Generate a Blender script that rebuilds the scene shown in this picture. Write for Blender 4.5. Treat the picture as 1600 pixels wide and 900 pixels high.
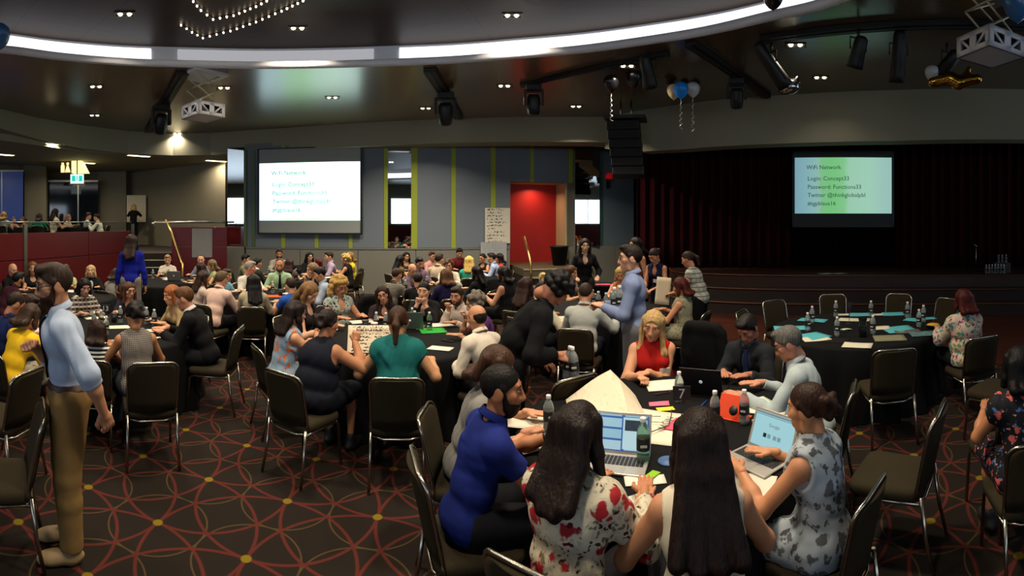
import bpy, bmesh, math, random
import numpy as np
from mathutils import Matrix
for _o in list(bpy.data.objects): bpy.data.objects.remove(_o)
random.seed(7)
# ------------------------------------------------------------------ camera, world, light, exposure
SC=bpy.context.scene
CAMZ=2.0
_c=bpy.data.cameras.new('camera'); cam=bpy.data.objects.new('camera',_c); bpy.context.collection.objects.link(cam)
cam.location=(0,0,CAMZ); cam.rotation_euler=(math.pi/2,0,0)
_c.type='PANO'; _c.panorama_type='CENTRAL_CYLINDRICAL'      # the photograph is a stitched cylindrical panorama
_c.central_cylindrical_range_u_min=-800/760; _c.central_cylindrical_range_u_max=800/760
_c.central_cylindrical_range_v_min=-553/760; _c.central_cylindrical_range_v_max=347/760
_c.central_cylindrical_radius=1.0; _c.clip_end=200
SC.camera=cam
_w=bpy.data.worlds.new('world'); SC.world=_w; _w.use_nodes=True
_w.node_tree.nodes['Background'].inputs[0].default_value=(.55,.6,.7,1); _w.node_tree.nodes['Background'].inputs[1].default_value=.06
SC.view_settings.view_transform='Standard'; SC.view_settings.look='None'; SC.view_settings.gamma=1; SC.view_settings.use_curve_mapping=False
SC.view_settings.exposure=0.0
SC.cycles.max_bounces=6; SC.cycles.diffuse_bounces=3; SC.cycles.glossy_bounces=3; SC.cycles.transmission_bounces=5; SC.cycles.transparent_max_bounces=6
SC.cycles.sample_clamp_indirect=4; SC.cycles.caustics_reflective=False; SC.cycles.caustics_refractive=False
DOWN_W=48.0        # each ceiling downlight
ROOM_W=54.0        # each large ceiling lamp over the hall
WARM=(1.0,.85,.66)
def lamp(name,loc,energy,size=.12,color=WARM,spread=140,rot=(0,0,0),parent=None):
    l=bpy.data.lights.new(name,'AREA'); l.shape='DISK'; l.size=size; l.energy=energy; l.color=color; l.spread=math.radians(spread)
    o=bpy.data.objects.new(name,l); bpy.context.collection.objects.link(o); o.location=loc; o.rotation_euler=rot
    if parent is not None: o.parent=parent
    return o
# ------------------------------------------------------------------ helpers
COL = bpy.context.collection
def V3(*a): return np.array(a, float)
def nrm(v):
    v = np.asarray(v, float); return v/(np.linalg.norm(v)+1e-12)
def rx(a): c,s=math.cos(a),math.sin(a); return np.array([[1,0,0],[0,c,-s],[0,s,c]])
def ry(a): c,s=math.cos(a),math.sin(a); return np.array([[c,0,s],[0,1,0],[-s,0,c]])
def rz(a): c,s=math.cos(a),math.sin(a); return np.array([[c,-s,0],[s,c,0],[0,0,1]])
RAD = math.radians

def az(px): return (px-800.0)/760.0
def at(px, d, z=0.0):
    """point at bearing of column px, horizontal distance d from the camera stand, height z"""
    t = az(px); return (d*math.sin(t), d*math.cos(t), z)
def zof(py, d): return CAMZ-(py-347.0)*d/760.0
def dof(py, z): return 760.0*(CAMZ-z)/(py-347.0)

_used = set()
def tag(o, label=None, cat=None, group=None, kind=None):
    if label: o['label'] = label
    if cat: o['category'] = cat
    if group: o['group'] = group
    if kind: o['kind'] = kind
    return o
def empty(name, loc=(0,0,0), rotz=0, label=None, cat=None, group=None, kind=None, scale=1):
    o = bpy.data.objects.new(name, None); COL.objects.link(o)
    o.location = loc; o.rotation_euler = (0,0,rotz); o.scale = (scale,)*3
    o.empty_display_size = .1
    return tag(o, label, cat, group, kind)
def link(name, me, mats, parent=None):
    o = bpy.data.objects.new(name, me); COL.objects.link(o)
    if mats is not None:
        if not isinstance(mats, (list,tuple)): mats=[mats]
        if len(me.materials)==0:
            for m in mats: me.materials.append(m)
    if parent is not None: o.parent = parent
    return o
def npmesh(name, V, Q, smooth=True):
    me = bpy.data.meshes.new(name)
    V = np.ascontiguousarray(V, dtype=np.float32); Q = np.ascontiguousarray(Q, dtype=np.int32)
    n=len(Q); k=Q.shape[1] if n else 4
    me.vertices.add(len(V)); me.vertices.foreach_set('co', V.ravel())
    me.loops.add(n*k); me.loops.foreach_set('vertex_index', Q.ravel())
    me.polygons.add(n); me.polygons.foreach_set('loop_start', np.arange(n,dtype=np.int32)*k)
    try: me.polygons.foreach_set('loop_total', np.full(n,k,dtype=np.int32))
    except Exception: pass
    if smooth: me.polygons.foreach_set('use_smooth', np.ones(n,dtype=bool))
    me.update(calc_edges=True); return me

class MB:
    """collects simple solids into ONE mesh"""
    def __init__(s): s.v=[]; s.f=[]; s.m=[]; s.sm=[]
    def add(s, vs, fs, mi=0, smooth=False):
        b=len(s.v); s.v += [tuple(map(float,p)) for p in vs]
        s.f += [tuple(i+b for i in f) for f in fs]; s.m += [mi]*len(fs); s.sm += [smooth]*len(fs)
        return s
    def box(s, lo, hi, R=None, o=(0,0,0), mi=0, bev=0):
        x0,y0,z0=lo; x1,y1,z1=hi
        if bev>0:
            b=min(bev,.49*min(x1-x0,y1-y0,z1-z0)); vs=[];fs=[]
            bm=bmesh.new(); bmesh.ops.create_cube(bm,size=1)
            for v in bm.verts:
                v.co=((v.co.x+.5)*(x1-x0)+x0,(v.co.y+.5)*(y1-y0)+y0,(v.co.z+.5)*(z1-z0)+z0)
            bmesh.ops.bevel(bm,geom=list(bm.edges),offset=b,segments=2,profile=.5,affect='EDGES')
            bm.verts.index_update(); vs=[tuple(v.co) for v in bm.verts]; fs=[tuple(v.index for v in f.verts) for f in bm.faces]; bm.free()
            sm=False
        else:
            vs=[(x0,y0,z0),(x1,y0,z0),(x1,y1,z0),(x0,y1,z0),(x0,y0,z1),(x1,y0,z1),(x1,y1,z1),(x0,y1,z1)]
            fs=[(3,2,1,0),(4,5,6,7),(0,1,5,4),(1,2,6,5),(2,3,7,6),(3,0,4,7)]
        if R is not None: vs=[tuple(R@np.array(p)) for p in vs]
        vs=[(p[0]+o[0],p[1]+o[1],p[2]+o[2]) for p in vs]
        return s.add(vs,fs,mi)
    def tube(s, pts, r, n=8, mi=0, closed=False, caps=True):
        pts=[np.array(p,float) for p in pts]; rs=r if isinstance(r,(list,tuple)) else [r]*len(pts)
        vs=[]; N=len(pts); prev=None
        for i,p in enumerate(pts):
            if closed: t=nrm(pts[(i+1)%N]-pts[i-1])
            else: t=nrm(pts[min(i+1,N-1)]-pts[max(i-1,0)])
            if prev is None:
                a=np.array([0,0,1.]) if abs(t[2])<.9 else np.array([1.,0,0]); u=nrm(np.cross(a,t))
            else: u=nrm(prev-t*np.dot(prev,t))
            prev=u; w=np.cross(t,u)
            for j in range(n):
                a=2*math.pi*j/n; vs.append(p+rs[i]*(math.cos(a)*u+math.sin(a)*w))
        fs=[]
        for i in range(N if closed else N-1):
            i2=(i+1)%N
            for j in range(n):
                j2=(j+1)%n; fs.append((i*n+j,i*n+j2,i2*n+j2,i2*n+j))
        s.add(vs,fs,mi,True)
        if caps and not closed:
            b=len(s.v)-len(vs)
            s.f.append(tuple(b+j for j in range(n))[::-1]); s.m.append(mi); s.sm.append(False)
            s.f.append(tuple(b+(N-1)*n+j for j in range(n))); s.m.append(mi); s.sm.append(False)
        return s
    def lathe(s, prof, n=16, o=(0,0,0), mi=0, R=None, smooth=True):
        vs=[];fs=[]; N=len(prof)
        for r,z in prof:
            for j in range(n):
                a=2*math.pi*j/n; p=np.array([r*math.cos(a),r*math.sin(a),z])
                if R is not None: p=R@p
                vs.append(p+np.array(o))
        for i in range(N-1):
            for j in range(n):
                j2=(j+1)%n; fs.append((i*n+j,i*n+j2,(i+1)*n+j2,(i+1)*n+j))
        fs.append(tuple(range(n))[::-1]); fs.append(tuple((N-1)*n+j for j in range(n)))
        return s.add(vs,fs,mi,smooth)
    def prism(s, poly, z0, z1, mi=0, R=None, o=(0,0,0)):
        """poly: list of (x,y) counter-clockwise"""
        n=len(poly); vs=[(x,y,z0) for x,y in poly]+[(x,y,z1) for x,y in poly]
        if R is not None: vs=[tuple(R@np.array(p)) for p in vs]
        vs=[(p[0]+o[0],p[1]+o[1],p[2]+o[2]) for p in vs]
        fs=[tuple(range(n))[::-1],tuple(range(n,2*n))]+[(i,(i+1)%n,n+(i+1)%n,n+i) for i in range(n)]
        return s.add(vs,fs,mi)
    def sheet(s, fn, nu, nv, mi=0, smooth=True, thick=0):
        """grid surface fn(u,v)->point"""
        vs=[fn(i/nu,j/nv) for j in range(nv+1) for i in range(nu+1)]; W=nu+1
        fs=[(j*W+i,j*W+i+1,(j+1)*W+i+1,(j+1)*W+i) for j in range(nv) for i in range(nu)]
        if thick:
            b=len(vs); vs=vs+[(p[0],p[1],p[2]-thick) for p in vs]
            fs=fs+[tuple(b+k for k in f[::-1]) for f in fs]
            for i in range(nu):
                fs.append((i,b+i,b+i+1,i+1)); q=nv*W+i; fs.append((q+1,b+q+1,b+q,q))
            for j in range(nv):
                q=j*W; fs.append((q+W,b+q+W,b+q,q)); q=j*W+nu; fs.append((q,b+q,b+q+W,q+W))
        return s.add(vs,fs,mi,smooth)
    def mesh(s, name):
        me=bpy.data.meshes.new(name); me.from_pydata(s.v,[],s.f)
        me.polygons.foreach_set('material_index', np.array(s.m,dtype=np.int32))
        me.polygons.foreach_set('use_smooth', np.array(s.sm,dtype=bool))
        me.update(); return me
    def build(s, name, mats, parent=None): return link(name, s.mesh(name), mats, parent)

def copy_tree(o, parent=None):
    c=o.copy(); COL.objects.link(c); c.parent=parent
    for ch in list(o.children):
        if ch.parent is o: copy_tree(ch, c)
    return c

# ------------------------------------------------------------------ materials
MATS={}
def _nt(name):
    m=bpy.data.materials.new(name); m.use_nodes=True; nt=m.node_tree
    return m,nt,nt.nodes['Principled BSDF']
def N(nt,t,**kw):
    n=nt.nodes.new(t)
    for k,v in kw.items(): setattr(n,k,v)
    return n
def hexc(h):
    h=h.lstrip('#'); c=[int(h[i:i+2],16)/255 for i in (0,2,4)]
    return tuple((x/12.92 if x<=.04045 else ((x+.055)/1.055)**2.4) for x in c)+(1,)
def mat(name, col, rough=.6, metal=0, var=.12, scale=30, bump=0, bscale=200, emit=0, spec=.5, sheen=0, trans=0, ior=1.45, alpha=1):
    if name in MATS: return MATS[name]
    m,nt,b=_nt(name); c=hexc(col) if isinstance(col,str) else tuple(col)+(1,)*(4-len(col))
    b.inputs['Roughness'].default_value=rough; b.inputs['Metallic'].default_value=metal
    b.inputs['Specular IOR Level'].default_value=spec; b.inputs['IOR'].default_value=ior
    if sheen: b.inputs['Sheen Weight'].default_value=sheen
    if trans: b.inputs['Transmission Weight'].default_value=trans
    if alpha<1: b.inputs['Alpha'].default_value=alpha
    tc=N(nt,'ShaderNodeTexCoord')
    if var:
        nz=N(nt,'ShaderNodeTexNoise'); nz.inputs['Scale'].default_value=scale; nz.inputs['Detail'].default_value=3
        nt.links.new(tc.outputs['Object'],nz.inputs['Vector'])
        mx=N(nt,'ShaderNodeMix',data_type='RGBA'); 
        mx.inputs[6].default_value=tuple(x*(1-var) for x in c[:3])+(1,)
        mx.inputs[7].default_value=tuple(min(1,x*(1+var)) for x in c[:3])+(1,)
        nt.links.new(nz.outputs['Fac'],mx.inputs[0]); nt.links.new(mx.outputs[2],b.inputs['Base Color'])
    else: b.inputs['Base Color'].default_value=c
    if bump:
        n2=N(nt,'ShaderNodeTexNoise'); n2.inputs['Scale'].default_value=bscale
        nt.links.new(tc.outputs['Object'],n2.inputs['Vector'])
        bp=N(nt,'ShaderNodeBump'); bp.inputs['Strength'].default_value=bump; bp.inputs['Distance'].default_value=.01
        nt.links.new(n2.outputs['Fac'],bp.inputs['Height']); nt.links.new(bp.outputs['Normal'],b.inputs['Normal'])
    if emit:
        b.inputs['Emission Color'].default_value=c; b.inputs['Emission Strength'].default_value=emit
    MATS[name]=m; return m
def print_mat(name, base, blobs, scale=18, rough=.75):
    """cloth print: irregular motifs of several colours on a base. blobs: [(hex, scale factor, threshold)]"""
    if name in MATS: return MATS[name]
    m,nt,b=_nt(name); b.inputs['Roughness'].default_value=rough; b.inputs['Specular IOR Level'].default_value=.2
    tc=N(nt,'ShaderNodeTexCoord'); wn=N(nt,'ShaderNodeTexNoise'); wn.inputs['Scale'].default_value=scale*1.8; wn.inputs['Detail'].default_value=4
    nt.links.new(tc.outputs['Object'],wn.inputs['Vector'])
    ad=N(nt,'ShaderNodeVectorMath',operation='MULTIPLY_ADD'); ad.inputs[1].default_value=(1.1/scale,)*3
    nt.links.new(wn.outputs['Color'],ad.inputs[0]); nt.links.new(tc.outputs['Object'],ad.inputs[2])
    prev=None; pc=hexc(base)
    for i,(h,sf,th) in enumerate(blobs):
        of=N(nt,'ShaderNodeVectorMath',operation='ADD'); of.inputs[1].default_value=(i*3.7+.3,i*1.9,i*2.3)
        nt.links.new(ad.outputs[0],of.inputs[0])
        vo=N(nt,'ShaderNodeTexVoronoi'); vo.inputs['Scale'].default_value=scale*sf
        nt.links.new(of.outputs[0],vo.inputs['Vector'])
        mr=N(nt,'ShaderNodeMapRange'); mr.inputs[1].default_value=th; mr.inputs[2].default_value=th*.8; 
        nt.links.new(vo.outputs['Distance'],mr.inputs[0])
        mx=N(nt,'ShaderNodeMix',data_type='RGBA'); nt.links.new(mr.outputs[0],mx.inputs[0])
        if prev is None: mx.inputs[6].default_value=pc
        else: nt.links.new(prev,mx.inputs[6])
        mx.inputs[7].default_value=hexc(h); prev=mx.outputs[2]
    nt.links.new(prev,b.inputs['Base Color']); MATS[name]=m; return m
def stripe_mat(name, ca, cb, freq, axis=2, duty=.5, cross=False, cc=None, rough=.75):
    if name in MATS: return MATS[name]
    m,nt,b=_nt(name); b.inputs['Roughness'].default_value=rough; b.inputs['Specular IOR Level'].default_value=.2
    tc=N(nt,'ShaderNodeTexCoord'); sp=N(nt,'ShaderNodeSeparateXYZ'); nt.links.new(tc.outputs['Object'],sp.inputs[0])
    def st(ax):
        mu=N(nt,'ShaderNodeMath',operation='MULTIPLY'); mu.inputs[1].default_value=freq; nt.links.new(sp.outputs[ax],mu.inputs[0])
        fr=N(nt,'ShaderNodeMath',operation='FRACT'); nt.links.new(mu.outputs[0],fr.inputs[0])
        gt=N(nt,'ShaderNodeMath',operation='GREATER_THAN'); gt.inputs[1].default_value=duty; nt.links.new(fr.outputs[0],gt.inputs[0]); return gt.outputs[0]
    mx=N(nt,'ShaderNodeMix',data_type='RGBA'); mx.inputs[6].default_value=hexc(ca); mx.inputs[7].default_value=hexc(cb)
    a=st(axis); out=None
    nt.links.new(a,mx.inputs[0]); out=mx.outputs[2]
    if cross:
        m2=N(nt,'ShaderNodeMix',data_type='RGBA'); m2.inputs[7].default_value=hexc(cc or cb)
        s2=N(nt,'ShaderNodeMath',operation='MULTIPLY'); s2.inputs[1].default_value=.6; nt.links.new(st(0),s2.inputs[0])
        nt.links.new(out,m2.inputs[6]); nt.links.new(s2.outputs[0],m2.inputs[0]); out=m2.outputs[2]
    nt.links.new(out,b.inputs['Base Color']); MATS[name]=m; return m
def cloth(h): return mat('cloth_'+h.lstrip('#'), h, rough=.85, var=.1, scale=25, spec=.15)
def skin(h): 
    n='skin_'+h.lstrip('#')
    if n in MATS: return MATS[n]
    m=mat(n,h,rough=.5,var=.06,scale=14,spec=.35); b=m.node_tree.nodes['Principled BSDF']
    b.inputs['Subsurface Weight'].default_value=0; return m
def hairm(h):
    n='hair_'+h.lstrip('#')
    if n in MATS: return MATS[n]
    m,nt,b=_nt(n); c=hexc(h); b.inputs['Roughness'].default_value=.5; b.inputs['Specular IOR Level'].default_value=.16
    tc=N(nt,'ShaderNodeTexCoord'); mp=N(nt,'ShaderNodeMapping'); mp.inputs['Scale'].default_value=(90,90,7)
    nz=N(nt,'ShaderNodeTexNoise'); nz.inputs['Scale'].default_value=1; nz.inputs['Detail'].default_value=4
    nt.links.new(tc.outputs['Object'],mp.inputs[0]); nt.links.new(mp.outputs[0],nz.inputs['Vector'])
    cr=N(nt,'ShaderNodeMapRange'); cr.inputs[1].default_value=.3; cr.inputs[2].default_value=.7; nt.links.new(nz.outputs['Fac'],cr.inputs[0])
    mx=N(nt,'ShaderNodeMix',data_type='RGBA'); mx.inputs[6].default_value=tuple(x*.45 for x in c[:3])+(1,); mx.inputs[7].default_value=tuple(min(1,x*1.35) for x in c[:3])+(1,)
    nt.links.new(cr.outputs[0],mx.inputs[0]); nt.links.new(mx.outputs[2],b.inputs['Base Color'])
    bp=N(nt,'ShaderNodeBump'); bp.inputs['Strength'].default_value=.6; bp.inputs['Distance'].default_value=.01
    nt.links.new(nz.outputs['Fac'],bp.inputs['Height']); nt.links.new(bp.outputs['Normal'],b.inputs['Normal'])
    MATS[n]=m; return m
# ------------------------------------------------------------------ smooth solid modelling (distance fields -> quads)
def C(a,b,ra,rb,clip=None): return ('c',np.asarray(a,float),np.asarray(b,float),ra,rb,clip)
def E(c,r,R=None,clip=None): return ('e',np.asarray(c,float),np.asarray(r,float),np.eye(3) if R is None else R,clip)
def _bb(p):
    if p[0]=='c':
        r=max(p[3],p[4]); return np.minimum(p[1],p[2])-r, np.maximum(p[1],p[2])+r
    h=np.sqrt(((p[3]*p[2][None,:])**2).sum(1)); return p[1]-h,p[1]+h
def _ev(p,X,Y,Z):
    if p[0]=='c':
        a,b=p[1],p[2]; ba=b-a; L=float(ba@ba)+1e-9
        px,py,pz=X-a[0],Y-a[1],Z-a[2]
        t=np.clip((px*ba[0]+py*ba[1]+pz*ba[2])/L,0,1)
        d=np.sqrt((px-t*ba[0])**2+(py-t*ba[1])**2+(pz-t*ba[2])**2)-(p[3]+(p[4]-p[3])*t); clip=p[5]
    else:
        c,r,R=p[1],p[2],p[3]; px,py,pz=X-c[0],Y-c[1],Z-c[2]
        q=[(px*R[0,i]+py*R[1,i]+pz*R[2,i])/r[i] for i in range(3)]
        k0=np.sqrt(q[0]**2+q[1]**2+q[2]**2); k1=np.sqrt((q[0]/r[0])**2+(q[1]/r[1])**2+(q[2]/r[2])**2)+1e-9
        d=k0*(k0-1)/k1; clip=p[4]
    if clip is not None:
        for (pt,n) in clip: d=np.maximum(d,(X-pt[0])*n[0]+(Y-pt[1])*n[1]+(Z-pt[2])*n[2])
    return d
def sdf(prims, h, k=.03, sub=(), clip=None, noise=None, ksub=.01):
    bbs=[_bb(p) for p in prims]
    lo=np.min([b[0] for b in bbs],0)-2.5*h-k*.3; hi=np.max([b[1] for b in bbs],0)+2.5*h+k*.3
    n=np.ceil((hi-lo)/h).astype(int)+1
    F=np.full(tuple(n),.5,np.float32)
    ax=[(lo[i]+h*np.arange(n[i])).astype(np.float32) for i in range(3)]
    def win(b,m):
        i0=np.clip(np.floor((b[0]-m-lo)/h).astype(int),0,n-1); i1=np.clip(np.ceil((b[1]+m-lo)/h).astype(int)+1,1,n)
        return tuple(slice(i0[i],i1[i]) for i in range(3))
    def gr(s): return ax[0][s[0]][:,None,None],ax[1][s[1]][None,:,None],ax[2][s[2]][None,None,:]
    for p,b in zip(prims,bbs):
        s=win(b,k+2*h); X,Y,Z=gr(s); d=_ev(p,X,Y,Z); f=F[s]
        if k>0:
            q=np.maximum(k-np.abs(f-d),0)/k; F[s]=np.minimum(f,d)-q*q*k*.25
        else: F[s]=np.minimum(f,d)
    for p in sub:
        s=win(_bb(p),ksub+2*h); X,Y,Z=gr(s)
        if X.size*Y.size*Z.size==0: continue
        d=-_ev(p,X,Y,Z); f=F[s]; q=np.maximum(ksub-np.abs(f-d),0)/ksub; F[s]=np.maximum(f,d)+q*q*ksub*.25
    if clip is not None or noise is not None:
        X,Y,Z=gr((slice(None),)*3)
        if noise is not None:
            a,w,sd=noise; rr=random.Random(int(sd*1000)); f=0
            for amp,fq in ((1.,.75),(.7,1.25),(.45,2.1)):
                u,v,q=[[rr.uniform(-1,1) for _ in range(3)] for _ in range(3)]; u[2]*=.6
                dt=lambda c: c[0]*X+c[1]*Y+c[2]*Z
                f=f+amp*np.sin(fq*w*dt(u)+1.6*np.sin(fq*w*.8*dt(v)+sd)+sd*2)*(.6+.4*np.sin(w*.45*dt(q)+sd*3))
            F=F+a*f
        if clip is not None:
            for (pt,nn) in clip: F=np.maximum(F,(X-pt[0])*nn[0]+(Y-pt[1])*nn[1]+(Z-pt[2])*nn[2])
    return nets(F,lo,h)
def nets(F,lo,h):
    F=np.pad(F,1,constant_values=.5); lo=lo-h
    ins=F<0; sh=F.shape; cs=(sh[0]-1,sh[1]-1,sh[2]-1); st=(cs[1]*cs[2],cs[2],1)
    cells=[];pos=[];quads=[]
    for a in range(3):
        s0=[slice(None)]*3; s1=[slice(None)]*3; s0[a]=slice(0,-1); s1[a]=slice(1,None)
        e=ins[tuple(s0)]^ins[tuple(s1)]; I=np.array(np.nonzero(e))
        if I.shape[1]==0: continue
        J=I.copy(); J[a]+=1; f0=F[tuple(I)]; f1=F[tuple(J)]; t=f0/(f0-f1)
        P=I.astype(np.float64); P[a]+=t
        b,c=(a+1)%3,(a+2)%3; ids=[]
        for (ob,oc) in ((-1,-1),(0,-1),(0,0),(-1,0)):
            K=I.copy(); K[b]+=ob; K[c]+=oc
            f=K[0]*st[0]+K[1]*st[1]+K[2]; ids.append(f); cells.append(f); pos.append(P.T)
        q=np.stack(ids,1); fl=f0>0; q[fl]=q[fl][:,::-1]; quads.append(q)
    if not cells: return np.zeros((0,3)),np.zeros((0,4),int)
    cells=np.concatenate(cells); pos=np.concatenate(pos)
    u,inv=np.unique(cells,return_inverse=True); cnt=np.bincount(inv)
    V=np.stack([np.bincount(inv,pos[:,i])/cnt for i in range(3)],1)*h+lo
    Q=np.searchsorted(u,np.concatenate(quads)); return V,Q
def join(parts):
    Vs=[];Qs=[];b=0
    for V,Q in parts:
        Vs.append(V); Qs.append(Q+b); b+=len(V)
    return np.concatenate(Vs),np.concatenate(Qs)
def inflate(p,e,clip=None):
    if p[0]=='c': return ('c',p[1],p[2],p[3]+e,p[4]+e,clip if clip is not None else p[5])
    return ('e',p[1],p[2]+e,p[3],clip if clip is not None else p[4])

_cache={}
def head_tpl(h, fem, old=False):
    key=('head',h,fem)
    if key in _cache: return _cache[key]
    j=.92 if fem else 1.0
    pr=[E((0,-.012,.03),(.076,.095,.088)),E((0,.022,-.045),(.058*j,.068,.078)),E((0,.062,-.1),(.026*j,.022,.02)),
        C((0,.086,.018),(0,.104,-.03),.009,.0135*j),E((.013,.092,-.035),(.009,.011,.008)),E((-.013,.092,-.035),(.009,.011,.008)),
        C((-.036,.074,.034),(.036,.074,.034),.011,.011),E((.045,.05,-.014),(.026,.028,.028)),E((-.045,.05,-.014),(.026,.028,.028)),
        C((-.017,.08,-.062),(.017,.08,-.062),.0085,.0085),C((-.013,.079,-.073),(.013,.079,-.073),.009,.009),
        E((.078,-.008,-.004),(.009,.021,.031),rz(-.35)),E((-.078,-.008,-.004),(.009,.021,.031),rz(.35)),
        C((.043*j,.005,-.09),(.05,-.02,-.03),.022,.025),C((-.043*j,.005,-.09),(-.05,-.02,-.03),.022,.025),
        C((0,-.018,-.06),(0,-.028,-.115),.05*j,.047*j)]
    sb=[E((.032,.094,.012),(.019,.014,.011)),E((-.032,.094,.012),(.019,.014,.011)),C((-.019,.0915,-.0675),(.019,.0915,-.0675),.0022,.0022)]
    r=sdf(pr,h,k=.018,sub=sb,ksub=.008); _cache[key]=r; return r
def hand_tpl(h,pose):
    key=('hand',h,pose)
    if key in _cache: return _cache[key]
    curl={'flat':(.06,.12),'curl':(.5,.75),'grip':(1.1,1.35),'fist':(1.5,1.7),'point':(1.3,1.5)}[pose]
    pr=[E((0,.05,-.002),(.04,.05,.014)),E((0,.035,-.004),(.034,.045,.017)),C((0,-.03,0),(0,.03,0),.027,.024)]
    for i,(x,L,r) in enumerate(((-.03,.072,.0088),(-.0105,.08,.0092),(.0105,.075,.0088),(.029,.06,.0078))):
        c1,c2=curl
        if pose=='point' and i==0: c1,c2=.05,.1
        p=V3(x,.088,-.003); a=c1; s=x*1.6
        d=V3(s*.8,math.cos(a),-math.sin(a)); q=p+d*L*.48
        a=c1+c2; d2=V3(s*.5,math.cos(a),-math.sin(a)); w=q+d2*L*.42
        pr+= [C(p-V3(0,.02,0),p,r,r*1.08),C(p,q,r*1.05,r),C(q,w,r,r*.85)]
    th={'flat':(-.06,.085,-.008),'curl':(-.048,.088,-.03),'grip':(-.02,.085,-.05),'fist':(-.005,.08,-.042),'point':(-.005,.08,-.045)}[pose]
    m=V3(-.052,.055,-.016) if pose!='flat' else V3(-.056,.052,-.006)
    pr+=[C((-.02,.015,-.004),m,.016,.012),C(m,th,.0115,.0095)]
    r=sdf(pr,h,k=.007); _cache[key]=r; return r
# ------------------------------------------------------------------ people
def eye_parts():
    if 'eye' in _cache: return _cache['eye']
    def ball(r,o,sc=(1,1,1),n=10,m=6):
        vs=[];fs=[]
        for i in range(m+1):
            ph=math.pi*i/m
            for j in range(n):
                a=2*math.pi*j/n; vs.append((o[0]+r*sc[0]*math.sin(ph)*math.cos(a),o[1]+r*sc[1]*math.sin(ph)*math.sin(a),o[2]-r*sc[2]*math.cos(ph)))
        for i in range(m):
            for j in range(n): fs.append((i*n+j,i*n+(j+1)%n,(i+1)*n+(j+1)%n,(i+1)*n+j))
        return vs,fs
    out={}
    for s,nm in ((1,'r'),(-1,'l')):
        b=MB(); v,f=ball(.0125,(s*.032,.0765,.0115),(1.0,1,.5)); b.add(v,f,0,True)
        v,f=ball(.0066,(s*.032,.0836,.0116),(1,.9,.9)); b.add(v,f,1,True); out['eye'+nm]=b.mesh('eye')
        b=MB(); b.tube([(s*.013,.0885,.032),(s*.03,.0885,.0375),(s*.048,.077,.033)],[.0032,.0042,.002],6); out['brow'+nm]=b.mesh('eyebrow')
    b=MB(); b.tube([(-.021,.0835,-.0665),(-.008,.0905,-.0625),(0,.0905,-.0635),(.008,.0905,-.0625),(.021,.0835,-.0665)],[.0015,.004,.0038,.004,.0015],6)
    b.tube([(-.019,.084,-.068),(0,.0895,-.0735),(.019,.084,-.068)],[.0015,.0055,.0015],6); out['lips']=b.mesh('lips')
    b=MB()
    for s in (1,-1):
        pts=[(s*.033+.0245*math.cos(a),.0985-.006*abs(math.cos(a)) if True else 0,.008+.0175*math.sin(a)) for a in np.linspace(0,2*math.pi,14,endpoint=False)]
        b.tube(pts,.0024,5,closed=True); b.tube([(s*.057,.093,.012),(s*.08,.05,.014),(s*.083,-.005,.012),(s*.082,-.02,-.004)],.0022,5)
    b.tube([(-.0095,.0995,.012),(0,.104,.014),(.0095,.0995,.012)],.0022,5); out['glasses']=b.mesh('glasses')
    _cache['eye']=out; return out

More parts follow.
